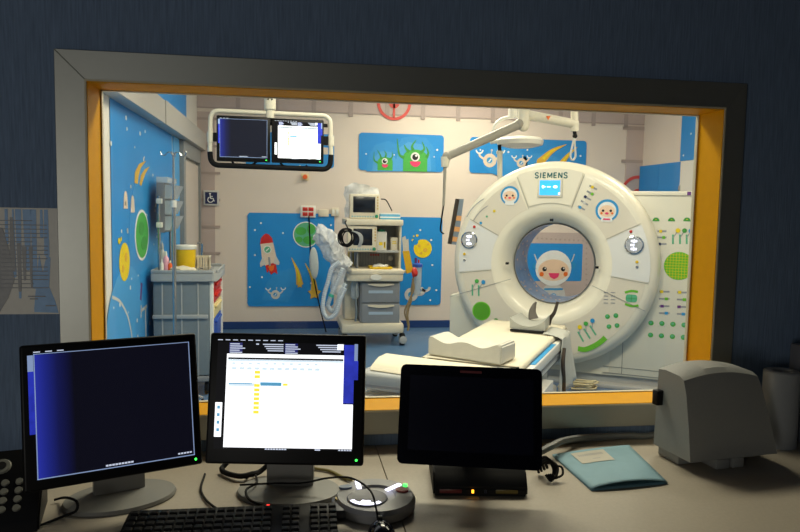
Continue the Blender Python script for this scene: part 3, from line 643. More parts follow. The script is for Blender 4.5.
# stickers on the tall side panel
pp = Print(gan, 0, 0, 0, .0018)
for c in ((0.813,1.407),(0.929,1.409),(1.043,1.412),(1.155,1.414)):
    s_ = pp('sticker', st_dgreen, [[(c[0]-.027,c[1]-.014)]+[(c[0]-.027*cos(PI*k/10), c[1]-.014+.03*sin(PI*k/10)) for k in range(11)]+[(c[0]+.027,c[1]-.014)]], 1); pp('leaf_mark', st_yellow, [oc((c[0],c[1]), .004)], 2, s_)
for a,b,t_,m_ in (((0.828,1.313),(0.896,1.315),.35,st_yellow),((0.830,1.263),(0.898,1.265),.7,st_lime),((0.833,1.210),(0.901,1.213),.2,st_navy),
    ((0.862,0.827),(0.941,0.830),.25,st_yellow),((0.865,0.769),(0.944,0.772),.7,st_lime),((0.867,0.709),(0.946,0.713),.3,st_purple),((0.870,0.652),(0.949,0.657),.7,st_blue),
    ((0.997,0.830),(1.074,0.832),.25,st_yellow),((0.999,0.772),(1.078,0.775),.7,st_lime),((1.003,0.713),(1.080,0.716),.2,st_purple),((1.005,0.656),(1.083,0.659),.6,st_blue)): slider(pp, a, b, t_, m_, lay=1)
for a,b,c,m_ in (((0.949,1.214),(0.945,1.290),(0.981,1.323),st_yellow),((1.001,1.216),(0.997,1.292),(1.029,1.324),st_dgreen),((1.050,1.218),(1.046,1.293),(1.076,1.322),st_blue)): stem(pp, a, b, c, m_, 1)
c = (1.001,1.041); R_ = .112
s_ = pp('sticker', st_lime, [oc(c, R_, n=48)], 1)
ln = []
for k in range(-4,5):
    h = math.sqrt(max(0, R_**2-(k*.022)**2))-.003
    ln += [obox((c[0]+k*.022-.0012,c[1]-h),(c[0]+k*.022+.0012,c[1]+h)), obox((c[0]-h,c[1]+k*.022-.0012),(c[0]+h,c[1]+k*.022+.0012))]
pp('grid_pattern', st_yellow, ln, 2, s_)
for c in ((0.813,0.566),(0.896,0.569),(0.979,0.569),(1.062,0.570),(0.814,0.467),(0.897,0.468),(0.980,0.469),(1.062,0.470)):
    s_ = pp('sticker', st_green, [oc(c, .02)], 1); pp('dot_shine', st_teal, [oc((c[0]-.003,c[1]+.005), .011)], 2, s_)

# ------------------------------------------------------------------ patient table
tab = thing('patient_table', 'white scanner table with blue-striped rails in front of the ring', 'scanner table', (1.184,3.576,0), -A)
W0, W1, LN = -.54, .0, 1.70         # local x across, local y along towards the scanner
bm = BM(); bb(bm, (W0+.02,.02,.53), (W1-.02,LN,.568), .015); obj('cradle', bm, white_plastic, tab)
for s0,s1 in ((W0-.075,W0+.012),(W1-.012,W1+.075)):
    bm = BM(); bb(bm, (s0,.0,.475), (s1,LN-.08,.545), .012); bb(bm, (s0+.015,.0,.41), (s1-.015,LN-.08,.47), .01); rl = obj('side_rail', bm, white_plastic, tab)
    bm = BM(); bb(bm, (s0+.014,.36,.5455), (s1-.010,1.06,.5485)); obj('stripe', bm, st_blue, rl, smooth=0, label='blue stripe')
    bm = BM(); bb(bm, (s0+.004,.0,.455), (s1-.004,LN-.08,.462)); obj('rail_groove', bm, grey_plastic, rl, smooth=0)
bm = BM(); bb(bm, (W0+.05,.15,.34), (W1-.05,LN-.15,.42)); bb(bm, (W0-.02,.75,.36), (W1+.02,LN-.10,.39)); obj('under_frame', bm, black_matte, tab, smooth=0)
bm = BM(); bb(bm, (W0+.06,.75,0), (W1-.03,LN+.05,.10), .02); bb(bm, (W0+.10,.95,.10), (W1-.08,LN-.1,.34), .02); obj('pedestal', bm, white_plastic, tab)
bm = BM(); bb(bm, (W0+.0,LN-.09,.30), (W1+.07,LN-.02,.547), .015); obj('end_cap', bm, white_plastic, tab)
bm = BM(); bb(bm, (W0-.29,-.21,.435), (W1-.02,.05,.532), .02, 3); obj('foot_housing', bm, lgrey_plastic, tab)
bm = BM(); bb(bm, (W0-.27,-.213,.455), (W0+.10,-.209,.468)); obj('foot_slot', bm, grey_plastic, tab, smooth=0)
bm = BM(); prism(bm, [(.06,.534),(.06,.588),(.03,.592),(-.05,.588),(-.11,.578),(-.16,.560),(-.185,.534)], lambda a,b,t: (t,a-.06*(t-W0)/.6,b), W0-.235, W1-.03)
bmesh.ops.bevel(bm, geom=[e for e in bm.edges], offset=.006, segments=2, affect='EDGES'); obj('foot_pad', bm, sheet_white, tab)
bm = BM(); prism(bm, [(0,0),(.19,0),(.215,.04),(.17,.10),(.20,.135),(.25,.17),(.25,.2),(0.02,.2),(0,.17)], lambda a,b,t: (W0-.305+a,t,.20+b), -.235, -.05); bb(bm, (W0-.1,-.2,.15), (W1+.1,.8,.36)); obj('foot_lever', bm, white_plastic, tab, smooth=0)
# the sheet on it
bm = BM(); n = 24; prev = None
def sheet_z(x, y): return .5770 + .002*noise.noise((x*7, y*5, 3.1))
xs = [W0-.035]+[W0-.02+k*(W1-W0+.04)/14 for k in range(15)]+[W1+.035]
for j in range(n+1):
    y = .124+(LN+.01-.124)*j/n; row = []
    for i,x in enumerate(xs):
        z = sheet_z(x, y) if 0 < i < 16 else .5535
        row.append(bm.verts.new((x, y, z)))
    if prev:
        for i in range(len(xs)-1): bm.faces.new((prev[i],prev[i+1],row[i+1],row[i]))
    prev = row
sh = obj('table_sheet', bm, sheet_white, loc=(1.184,3.576,0), rot=(0,0,-A), smooth=60)
sm = sh.modifiers.new('thick', 'SOLIDIFY'); sm.thickness = .0025; sm.offset = 1
tag(sh, 'white sheet spread over the scanner table', 'sheet')
# wave cushion
bm = BM(); c0 = Vector((1.184,3.576,0))
prof = [(k/32, .070+.014*cos(k/32*4*PI)) for k in range(33)]
for k in range(1):
    w_ = .475
    prism(bm, [(-.53,0)]+[(-.53+a*w_, (.104 if i in (0,32) else b+.018+.016*abs(2*a-1))) for i,(a,b) in enumerate(prof)]+[(-.53+w_,0)], lambda a,b,t: (a,t,.582+b*(1.0)+.003), .13, .34)
bmesh.ops.bevel(bm, geom=[e for e in bm.edges], offset=.008, segments=2, affect='EDGES')
bmesh.ops.rotate(bm, cent=(-.28,.235,0), matrix=Matrix.Rotation(rad(-9), 3, 'Z'), verts=bm.verts)
cu = obj('knee_cushion', bm, foam_grey, loc=c0, rot=(0,0,-A)); tag(cu, 'pale grey wave-topped foam cushion across the near end of the table', 'cushion')
# head holder with its straps
hh = thing('head_holder', 'grey head holder with straps at the scanner end of the table', 'head rest', (1.184,3.576,.585), -A)
hx, hy = -.175, 1.36
bm = BM()
def hh_z(t): return .028+.055*abs(t)**2.2
ncs = 14; prev = None
for j in range(6):
    y = hy-.12+.30*j/5; row = []
    for i in range(ncs+1):
        t_ = -1+2*i/ncs; row.append((hx+.128*t_*(1-.03*j), y, .012+hh_z(t_)))
    rows = [bm.verts.new(p) for p in row]; lows = [bm.verts.new((p[0]*1, p[1], .001 if abs(-1+2*i/ncs) < .8 else .02)) for i,p in enumerate(row)]
    if prev:
        for i in range(ncs):
            bm.faces.new((prev[0][i],prev[0][i+1],rows[i+1],rows[i])); bm.faces.new((prev[1][i],lows[i],lows[i+1],prev[1][i+1]))
        bm.faces.new((prev[0][0],rows[0],lows[0],prev[1][0])); bm.faces.new((prev[0][-1],prev[1][-1],lows[-1],rows[-1]))
    else: bm.faces.new(rows[::-1]+lows) if False else [bm.faces.new((rows[i],lows[i],lows[i+1],rows[i+1])) for i in range(ncs)]
    prev = (rows, lows)
[bm.faces.new((prev[0][i],prev[0][i+1],prev[1][i+1],prev[1][i])) for i in range(ncs)]
obj('cradle_shell', bm, holder_grey, hh)
bm = BM(); bb(bm, (hx-.12,hy-.15,.001), (hx+.12,hy-.118,.016), .004); obj('base_gap', bm, black_matte, hh)
bm = BM(); prism(bm, ostroke([(hx-.02,hy+.17),(hx-.03,hy+.2)], .09, n=0), lambda a,b,t: (a,b,t), .03, .06)
tubez = [(hx-.02,hy+.19,.05),(hx-.03,hy+.195,.10),(hx-.02,hy+.20,.15),(hx-.005,hy+.20,.18)]
bm.free(); bm = BM(); tube(bm, tubez, lambda t: .035*(1-t)+.006, seg=10); obj('strap', bm, strap_grey, hh)
bm = BM(); prism(bm, ostroke([(.10,.02),(.115,.07),(.145,.12),(.165,.20)], .035, .02), lambda a,b,t: (hx+a,t,b), hy+.15, hy+.158); obj('strap', bm, strap_dark, hh)
# cloth hung over the rail by the scanner
hc = thing('hanging_cloth', 'pale fabric cover with a dark strap draped over the table rail', 'cloth', (1.184,3.576,0), -A)
bm = BM()
n0, n1 = 10, 14; prev = None
for j in range(n1+1):
    s_ = j/n1; row = []
    for i in range(n0+1):
        y = 1.18+.32*i/n0; fold = .010*sin(i*2.4)
        if s_ < .28: p = (W1-.05+s_/.28*.14, y, .590-.026*(s_/.28)**2)
        else: q = (s_-.28)/.72; p = (W1+.085+fold*q*2.2+.07*q*i/n0, y-.02*q*sin(i*.8)-.1*q*(1-i/n0), .565-q*(.46-.15*i/n0))
        row.append(bm.verts.new(p))
    if prev:
        for i in range(n0): bm.faces.new((prev[i],prev[i+1],row[i+1],row[i]))
    prev = row
cl = obj('cloth', bm, fabric_grey, hc, smooth=60); m_ = cl.modifiers.new('thick','SOLIDIFY'); m_.thickness = .004; m_.offset = 1
bm = BM(); tube(bm, [(W1+.10,1.19,.50),(W1+.105,1.14,.40),(W1+.11,1.17,.28),(W1+.108,1.19,.16),(W1+.105,1.15,.08)], .014); obj('strap', bm, strap_dark, hc)
# coiled cable on the floor
c = (2.405,5.321,0.000)
bm = BM(); pts = []
for k in range(60):
    a_ = k*.42; r_ = .072+.010*sin(k*1.7); pts.append((c[0]-.02+r_*1.25*cos(a_)+.02*sin(k*.6), c[1]-.06+r_*.8*sin(a_), .009+.0012*k))
pts += [(c[0]-.16,c[1]-.04,.03),(c[0]-.22,c[1]+.02,.012)]
tube(bm, pts, .007, seg=6, sm=3); tag(obj('coiled_cable', bm, cable_cream), 'cream cable coiled on the floor at the scanner foot', 'cable')

# board with orange tabs behind the ring, hung on the supply arm
t = thing('hanging_board', 'tilted blue-grey board with orange tabs hanging behind the ring', 'board', (0,6.95,0))
q = [(1.682,1.568),(1.745,1.569),(1.689,1.094),(1.609,1.104)]
bm = BM(); prism(bm, q, lambda a,b,t_: (a,t_,b), -.02, .02); obj('board', bm, board_grey, t, smooth=0)
bm = BM(); prism(bm, ostroke([lerp(q[0],q[3],0),q[3]], .03, n=0), lambda a,b,t_: (a,t_,b), -.03, .03); obj('edge_strip', bm, strap_dark, t, smooth=0)
for k in (.42,.66,.88):
    a, b = lerp(q[0],q[3],k), lerp(q[1],q[2],k); bm = BM(); prism(bm, ostroke([a,b], .05, n=0), lambda x,z,t_: (x,t_,z), -.026, -.021); obj('tab', bm, wood_beige, t, smooth=0)

# ------------------------------------------------------------------ ceiling monitor boom
bo = thing('monitor_boom', 'ceiling-hung twin monitors in a rounded tube frame, white above and black below', 'monitor', (-.11,5.0,0))
def Mb(p): return (p[0]+.11, p[1])
TL, TR, BR, BL = Mb((-0.560,2.110)), Mb((0.269,2.104)), Mb((0.272,1.726)), Mb((-0.562,1.735))
zl, zr = Mb((-0.565,1.825)), Mb((0.275,1.829))
def rcorner(p, dx, dz, r, n=5, order=1):
    out = [(p[0]+dx*(r-r*cos(PI/2*k/n)), 0, p[1]+dz*(r-r*sin(PI/2*k/n))) for k in range(n+1)]
    return out if order > 0 else out[::-1]
r_ = .055
bm = BM(); tube(bm, [(zl[0],0,zl[1])]+rcorner(TL,1,-1,r_)+rcorner(TR,-1,-1,r_)[::-1]+[(zr[0],0,zr[1])], .016, sm=0, seg=12); obj('upper_tube', bm, cream_metal, bo)
bm = BM(); tube(bm, [(zl[0],0,zl[1]+.002)]+rcorner(BL,1,1,r_)+rcorner(BR,-1,1,r_)[::-1]+[(zr[0],0,zr[1]+.002)], .0185, sm=0, seg=12); obj('lower_tube', bm, rubber, bo)
for a in (Mb((-0.562,1.928)), Mb((0.274,1.928))):
    bm = BM(); cyl(bm, (a[0],0,a[1]-.035), (a[0],0,a[1]+.035), .023); obj('clamp', bm, cream_metal, bo)
    s_ = 1 if a[0] < 0 else -1; bm = BM(); bb(bm, (min(a[0]+s_*.02,a[0]+s_*.06),-.02,a[1]-.03), (max(a[0]+s_*.02,a[0]+s_*.06),.02,a[1]+.03)); obj('bracket', bm, black_plastic, bo)
a = Mb((-0.155,2.122)); bm = BM(); cyl(bm, (a[0],0,a[1]+.01), (a[0],0,CEIL), .04, seg=20); cyl(bm, (a[0],0,a[1]-.05), (a[0],0,a[1]+.02), .03, seg=20); obj('ceiling_post', bm, cream_metal, bo)
bm = BM(); cyl(bm, (a[0],0,a[1]-.08), (a[0],0,a[1]-.05), .02); bb(bm, (-.40,.03,a[1]-.095), (.36,.05,a[1]-.07)); obj('crossbar', bm, black_plastic, bo)
bm = BM(); [cyl(bm, (a[0]+dx,-.0405,a[1]+.075), (a[0]+dx,-.038,a[1]+.075), .006, seg=8) for dx in (-.012,.014)]; obj('screw', bm, black_plastic, bo)
def screen_ui(pr, p, q, par, lit=True, detail=1):
    """the two operating screens: p lower-left, q upper-right in (x, z)"""
    W, H = q[0]-p[0], q[1]-p[1]
    def u(a,b): return (p[0]+W*a, p[1]+H*(1-b))
    def box(a,b,c,d): return obox(u(a,d), u(c,b))
    if not lit:
        s = pr('screen', screen_navy, [obox(p,q)], 1, par)
        pr('glow_band', GLOW, [box(.006,.008,.994,.992)], 2, par)
        pr('screen_border', lit_edge, [box(0,0,1,.006),box(0,.992,1,1),box(0,0,.006,1),box(.994,0,1,1)], 3, par)
        pr('side_tab', lit_blue, [box(-.035,.14,.0,.64)], 2, par); pr('side_tab', lit_edge, [box(-.036,.01,-.002,.14)], 2, par)
        pr('footer_text', lit_text, [box(.41+.02*k,.966,.426+.02*k,.980) for k in range(9)]+[box(.885+.02*k,.962,.90+.02*k,.975) for k in range(5)], 4, par)
        pr('menu_text', lit_text, [box(.0+.07*k,-.017,.04+.07*k,-.009) for k in range(3)], 2, par)
        return s
    s = pr('screen', lit_black, [obox(p,q)], 1, par)
    pr('app_window', lit_white, [box(.07,.11,.925,.985)], 2, par)
    pr('side_column', lit_blue, [box(.925,.01,1,.56)], 2, par); pr('side_tab', lit_edge, [box(1.0,.0,1.025,.30)], 2, par); pr('side_tab', lit_blue, [box(1.0,.16,1.03,.34)], 2.4, par); pr('side_column', lit_white, [box(.925,.57,.998,.985)], 2, par)
    pr('tool_strip', lit_white, [box(.0,.57,.05,.89)], 2, par); pr('icon_pattern', lit_teal, [box(.015,.60+.07*k,.035,.63+.07*k) for k in range(4)], 3, par)
    pr('title_bar', lit_black, [box(.08,.145,.92,.162)], 3, par); pr('title_light', lit_pale, [box(.08,.163,.92,.18)], 3, par)
    pr('block_pattern', lit_deep, [box(.085,.005,.18,.10),box(.49,.005,.585,.10)], 2, par)
    pr('caption_text', lit_text, [box(.09,.012+.02*k,.09+.07+.02*(k%3),.022+.02*k) for k in range(5)]+[box(.495,.012+.02*k,.495+.07+.02*(k%3),.022+.02*k) for k in range(5)]+[box(.33+.012*k,.012+.02*k,.48,.022+.02*k) for k in range(4)]+[box(.72+.015*k,.012+.02*k,.90,.022+.02*k) for k in range(4)]+[box(.28,.01,.30,.022)], 3, par)
    pr('caption_window', lit_white, [box(.875,.005,.92,.06)], 3, par)
    pr('icon_row_pattern', lit_pale, [box(.11+.06*k,.19,.135+.06*k,.21) for k in range(11)]+[box(.11+.055*k,.235,.145+.055*k,.26) for k in range(12)], 3, par)
    pr('row_pattern', lit_pale, [box(.09,.385,.29,.415)]+[box(.34,.27+.037*k,.60,.274+.037*k) for k in range(10)]+[box(.08,.745,.92,.752)], 3, par)
    pr('cell_pattern', lit_yellow, [box(.277,.268+.0415*k,.317,.296+.0415*k) for k in range(10) if k != 2]+[box(.485,.385,.52,.405)], 4, par)
    pr('selected_row', lit_teal, [box(.09,.385,.26,.395)]+[box(.32,.375,.475,.408)], 4, par)
    pr('footer_text', lit_text, [box(.37+.02*k,.990,.386+.02*k,1.002) for k in range(8)]+[box(.73,.99,.77,1.003)]+[box(.90+.02*k,.99,.915+.02*k,1.002) for k in range(5)], 3, par)
    pr('menu_text', lit_text, [box(.0+.055*k,-.024,.035+.055*k,-.016) for k in range(9)], 2, par)
    return s
def glow_mat():
    m = bpy.data.materials.new('screen_side_glow'); m.use_nodes = True; nt = m.node_tree; b = nt.nodes['Principled BSDF']
    tc = nt.nodes.new('ShaderNodeTexCoord'); sx = nt.nodes.new('ShaderNodeSeparateXYZ'); rp = nt.nodes.new('ShaderNodeValToRGB'); e = rp.color_ramp.elements
    e[0].position = 0; e[0].color = (*lin((44,54,172)),1); e[1].position = .23; e[1].color = (*lin((13,13,24)),1)
    for p_, c_ in ((.06,(33,42,136)),(.13,(23,27,84))): n_ = e.new(p_); n_.color = (*lin(c_),1)
    nt.links.new(tc.outputs['Generated'], sx.inputs[0]); nt.links.new(sx.outputs['X'], rp.inputs['Fac'])
    nt.links.new(rp.outputs['Color'], b.inputs['Emission Color']); b.inputs['Emission Strength'].default_value = .8
    b.inputs['Base Color'].default_value = (.01,.01,.02,1); b.inputs['Roughness'].default_value = .25
    return m
GLOW = glow_mat()
ms = []
for (p,q,lit) in ((Mb((-0.518,1.764)), Mb((-0.153,2.077)), 0), (Mb((-0.143,1.764)), Mb((0.221,2.071)), 1)):
    bm = BM(); bb(bm, (p[0],-.025,p[1]), (q[0],.03,q[1]), .006); h_ = obj('monitor', bm, black_plastic, bo)
    pr = Print(bo, 0, 0, -.0252, .0006); screen_ui(pr, (p[0]+.022,p[1]+.028), (q[0]-.020,q[1]-.022), h_, lit)
    bm = BM(); bb(bm, (q[0]-.03,-.0272,p[1]+.010), (q[0]-.022,-.0255,p[1]+.016)); obj('power_led', bm, led_green, h_)
a, b = Mb((-0.361,1.762)), Mb((0.056,1.752))
bm = BM(); tube(bm, [(a[0]-.06,.01,a[1]+.01),(a[0]-.02,.01,a[1]-.035),(a[0]+.06,.01,a[1]-.03),(a[0]+.12,.01,a[1]+.01)], .007); tube(bm, [(b[0]-.14,.01,b[1]+.01),(b[0]-.08,.01,b[1]-.03),(b[0]+.02,.01,b[1]-.025),(b[0]+.05,.01,b[1]+.0)], .007); obj('monitor_cables', bm, rubber, bo)

# ------------------------------------------------------------------ ceiling arms
YA = 6.75
la = thing('examination_lamp', 'white dish lamp on a thin bent ceiling arm above the ring', 'lamp', ((2.200,6.750,2.482)[0],YA,0))
ox = (2.200,6.750,2.482)[0]
def La(p): return (p[0]-ox, 0, p[1])
a = La((2.183,2.383)); bm = BM(); cyl(bm, a, (a[0],0,CEIL), .05, .05, 20); obj('ceiling_mount', bm, white_plastic, la)
bm = BM(); tube(bm, [La((2.183,2.393)),La((2.069,2.369)),La((1.989,2.287)),La((1.978,2.148))], .016); obj('bent_arm', bm, white_plastic, la)
c = La((2.264,2.148)); bm = BM(); solid(bm, [(.0,.05),(.10,.055),(.20,.04),(.235,.01),(.225,-.03),(.13,-.055),(.11,-.05)], c, 'Z', 40); hd = obj('lamp_head', bm, white_plastic, la)
bm = BM(); solid(bm, [(.105,-.052),(.06,-.062)], c, 'Z', 30); obj('lens', bm, mat('lens_frosted', (236,232,216), .3), hd)
e_ = La((1.968,2.138)); bm = BM(); tube(bm, [(e_[0]-.01,0,e_[2]),(e_[0]+.06,0,e_[2]+.01),(c[0]-.18,0,c[2]+.01)], .022); tube(bm, [La((2.087,2.132)),La((2.139,2.114)),La((2.171,2.095))], .018); obj('head_joint', bm, white_plastic, la)
bm = BM(); cyl(bm, La((2.051,2.111)), La((2.057,2.032)), .018); obj('grip_joint', bm, black_plastic, la)
a, b = La((2.056,2.052)), La((2.065,1.763)); bm = BM(); cyl(bm, b, a, .026, seg=16); cyl(bm, (a[0],0,a[2]-.03), a, .034, seg=16); obj('drop_handle', bm, cream_metal, la)
YS = 6.45
ox = (2.186,6.450,2.326)[0]
sa = thing('ceiling_boom', 'jointed ceiling arm with a long grey boom and short white boom', 'ceiling arm', (ox,YS,0))
a = La((2.193,2.270)); bm = BM(); cyl(bm, a, (a[0],0,CEIL), .055, seg=20); ball(bm, a, .055); obj('ceiling_post', bm, cream_metal, sa)
def boom(bm, p, q, r0, r1):
    d_ = (Vector(q)-Vector(p)); tube(bm, [p, lerp(p,q,.12), lerp(p,q,.88), q], lambda t_: r0+(r1-r0)*t_, sm=3, seg=14)
bm = BM(); p_, q_ = La((2.157,2.287)), La((1.449,1.958)); boom(bm, p_, q_, .048, .036); ball(bm, p_, .056); ball(bm, q_, .046); obj('long_boom', bm, grey_arm, sa)
bm = BM(); boom(bm, La((2.209,2.379)), La((2.733,2.304)), .048, .042); obj('short_boom', bm, cream_metal, sa)
a, b = La((2.697,2.565)), La((2.710,2.241)); bm = BM(); cyl(bm, b, a, .036, seg=20); cyl(bm, La((2.696,2.584)), La((2.702,2.451)), .045, seg=20); cyl(bm, La((2.707,2.317)), La((2.710,2.236)), .042, seg=20); obj('end_post', bm, cream_metal, sa)
bm = BM(); cyl(bm, La((2.717,2.198)), La((2.710,2.241)), .018, seg=10); ball(bm, La((2.717,2.193)), .024); obj('swivel', bm, black_plastic, sa)
bm = BM(); tube(bm, [La((2.713,2.183)),La((2.691,2.086)),La((2.679,1.989)),La((2.706,1.961)),La((2.730,2.000)),La((2.719,2.097)),La((2.713,2.173))], .010); obj('strap_loop', bm, st_silver, sa)
bm = BM(); a = La((1.431,1.906)); cyl(bm, La((1.432,1.859)), La((1.435,1.953)), .035, .045, 16); obj('boom_head', bm, cream_metal, sa)
bm = BM(); cyl(bm, La((1.427,1.490)), La((1.432,1.859)), .012, .016, 10); obj('drop_rod', bm, grey_arm, sa)
bm = BM(); a = La((2.416,2.344)); prism(bm, [(a[0]-.02,a[2]+.02),(a[0]+.02,a[2]+.02),(a[0],a[2]-.015)], lambda x,z,t_: (x,t_,z), -.07, -.055); obj('warning_sticker', bm, st_orange, sa)
bm = BM(); p = [La((1.427,1.500)),La((1.429,1.338)),La((1.446,1.253)),La((1.486,1.225)),La((1.521,1.215))]; tube(bm, [(q_[0],q_[1]+.1*i,q_[2]) for i,q_ in enumerate(p)], .008); obj('drop_cable', bm, rubber, sa)

# ------------------------------------------------------------------ anaesthesia machine
YM = 7.2
mo = (0.880,7.200,0.169)
am = thing('anaesthesia_machine', 'cream anaesthesia machine on castors with grey drawers against the back wall', 'medical machine', (mo[0],YM,0))
def Am(p): return (p[0]-mo[0], p[1])
def fbox(bm, p, q, d0, d1, bev=.006):
    p, q = Am(p), Am(q); bb(bm, (min(p[0],q[0]),d0,min(p[1],q[1])), (max(p[0],q[0]),d1,max(p[1],q[1])), bev)
bm = BM(); fbox(bm, (0.519,0.130), (1.190,0.242), -.02, .62, .03); obj('base', bm, cream_plastic, am)
for k,(a,y_) in enumerate(((Am((1.178,0.047)),.03),(Am((0.562,0.055)),.03),(Am((1.178,0.047)),.55),(Am((0.562,0.055)),.55))):
    x_ = a[0]; bm = BM(); solid(bm, [(.045,-.03),(.063,-.022),(.063,.022),(.045,.03)], (x_,y_,.064), 'X', 24); ca = obj('castor', bm, rubber, am)
    bm = BM(); solid(bm, [(.0405,-.033),(.0405,.033)], (x_,y_,.064), 'X', 20); cyl(bm, (x_-.0,y_-.066,.064), (x_,y_-.0635,.064), .02); solid(bm, [(.042,-.03),(.03,-.034)], (x_,y_-.034,.064), 'Y', 20); obj('hub', bm, lgrey_plastic, ca)
    bm = BM(); cyl(bm, (x_,y_+.02,.10), (x_,y_+.02,.16), .02); obj('swivel', bm, grey_plastic, ca)
bm = BM(); fbox(bm, (0.719,0.246), (1.144,0.693), .03, .56, .006); obj('drawer_cabinet', bm, grey_plastic, am)
for (y0_,y1_) in ((282.5,302.5),(304,324)):
    D0 = {282.5:(0.734,0.676),304:(0.737,0.448)}[y0_]; D1 = {302.5:(1.138,0.463),324:(1.142,0.242)}[y1_]
    bm = BM(); fbox(bm, D0, D1, .008, .03, .005); dr = obj('drawer', bm, drawer_grey, am)
    a, b = Am(D0), Am(D1); xm = (a[0]+b[0])/2; zt = a[1]
    bm = BM(); prism(bm, [(xm-.14,zt-.012)]+[(xm-.14+.28*k/10, zt-.022-.018*sin(PI*k/10)) for k in range(11)]+[(xm+.14,zt-.012)], lambda x,z,t_: (x,t_,z), -.02, .01); obj('handle', bm, cream_plastic, dr)
    bm = BM(); bb(bm, (xm-.13,.005,zt-.115), (xm+.13,.0085,zt-.085)); obj('label_strip', bm, mat('strip_pale_blue', (170,190,210), .5), dr)
bm = BM(); fbox(bm, (0.571,0.247), (0.702,0.692), .25, .56, .01); obj('gas_column', bm, cream_plastic, am)
bm = BM(); fbox(bm, (0.560,0.692), (1.164,0.805), -.06, .56, .02); fbox(bm, (0.554,0.771), (1.169,0.818), -.075, .56, .01); obj('worktop', bm, cream_plastic, am)
bm = BM(); a = Am((0.871,0.746)); prism(bm, oc((a[0],a[1]-.005), .06, .03, 20), lambda x,z,t_: (x,t_,z), -.09, -.05); obj('worktop_grip', bm, white_plastic, am)
bm = BM(); fbox(bm, (0.680,0.808), (1.149,1.297), .40, .55, .004); obj('back_panel', bm, lgrey_plastic, am)
bm = BM(); fbox(bm, (1.137,0.810), (1.159,1.329), .08, .55, .004); obj('side_panel', bm, cream_plastic, am)
bm = BM(); fbox(bm, (0.627,0.808), (0.647,1.290), .2, .24, .004); fbox(bm, (0.685,0.808), (0.703,0.998), .1, .5, .004); obj('upright', bm, grey_plastic, am)
bm = BM(); fbox(bm, (0.559,1.278), (1.164,1.340), .0, .56, .008); obj('top_shelf', bm, cream_plastic, am)
bm = BM(); fbox(bm, (0.878,0.989), (1.133,1.012), .06, .40, .003); obj('middle_shelf', bm, lgrey_plastic, am)
bm = BM()
pa, pb = Am((0.721,0.830)), Am((1.112,0.969))
for i in range(14):
    x_ = pa[0]+(pb[0]-pa[0])*i/13; bb(bm, (x_-.002,.398,pa[1]), (x_+.002,.4005,pb[1]))
obj('perforation_pattern', bm, grey_plastic, am, smooth=0)
bm = BM(); a = Am((0.910,0.942)); [prism(bm, orr((a[0]-.04+.027*k,a[1]), .018, .022, .006), lambda x,z,t_: (x,t_,z), .392, .3975) for k in range(4)]; obj('marking', bm, st_coral, am, smooth=0)
bm = BM(); a = Am((1.087,0.906)); solid(bm, [(.03,0),(.03,-.02),(.02,-.03)], (a[0],.40,a[1]), 'Y', 16); obj('dial', bm, white_plastic, am)
def med_screen(par, P0, P1, S0, S1, y_, d_, conv, mm):
    p, q, s0, s1 = conv(P0), conv(P1), conv(S0), conv(S1)
    bm = BM(); bb(bm, (p[0],y_,q[1]), (q[0],y_+d_,p[1]), .012); h_ = obj('screen_housing', bm, mm, par)
    bm = BM(); bb(bm, (s0[0],y_-.003,s1[1]), (s1[0],y_-.0005,s0[1]), .002); obj('screen', bm, screen_off, h_)
    bm = BM(); w_ = (q[0]-p[0])
    for k in range(9): bb(bm, (p[0]+.02+w_*.088*k,y_-.004,q[1]+.018), (p[0]+.035+w_*.088*k,y_-.0005,q[1]+.034), .002)
    obj('key_pattern', bm, mat('keys_teal', (120,176,190), .5), h_)
    bm = BM(); solid(bm, [(.018,0),(.018,-.018),(.012,-.022)], (q[0]-.03,y_,q[1]+.03), 'Y', 16); obj('rotary_knob', bm, green_plastic, h_)
    bm = BM()
    for k in range(5): bb(bm, (q[0]-.026,y_-.003,p[1]-.04-.03*k), (q[0]-.012,y_-.0005,p[1]-.025-.03*k), .001)
    obj('side_key_pattern', bm, mat('keys_ochre', (196,160,80), .5), h_)
    return h_
med_screen(am, (0.576,1.270), (0.888,0.999), (0.637,1.243), (0.839,1.067), .02, .12, Am, cream_plastic)
bm = BM(); a = Am((0.677,1.019)); cyl(bm, (a[0],.10,a[1]), (a[0],.42,a[1]+.08), .02); obj('screen_arm', bm, grey_plastic, am)
bm = BM(); a, b = Am((0.628,0.692)), Am((0.631,0.491)); solid(bm, [(.03,b[1]),(.045,b[1]+.02),(.045,a[1]-.05),(.03,a[1]-.01)], (a[0]+.04,.1,0), 'Z', 20); obj('water_trap', bm, clear_bin, am)
bm = BM()
for k,dx in enumerate((0,.045,.085)): a, b = Am((0.616,0.824)), Am((0.614,0.987)); cyl(bm, (a[0]+dx,.3,a[1]), (a[0]+dx,.3,b[1]), .013)
obj('flow_tubes', bm, mat('flow_brass', (196,176,110), .35), am)
bm = BM(); a = Am((0.681,0.671)); b = Am((0.676,0.246)); tube(bm, [(a[0],.0,a[1]),(a[0]-.015,-.03,a[1]-.1),(b[0],-.02,b[1]+.12),(b[0]-.005,.0,b[1]+.02)], .012); obj('grey_hose', bm, bluegrey_plastic, am)
bm = BM(); a = Am((1.169,0.784)); b = Am((1.277,0.784)); bb(bm, (a[0],.10,a[1]-.015), (b[0],.13,a[1]+.015), .004); obj('side_rail', bm, cream_plastic, am)
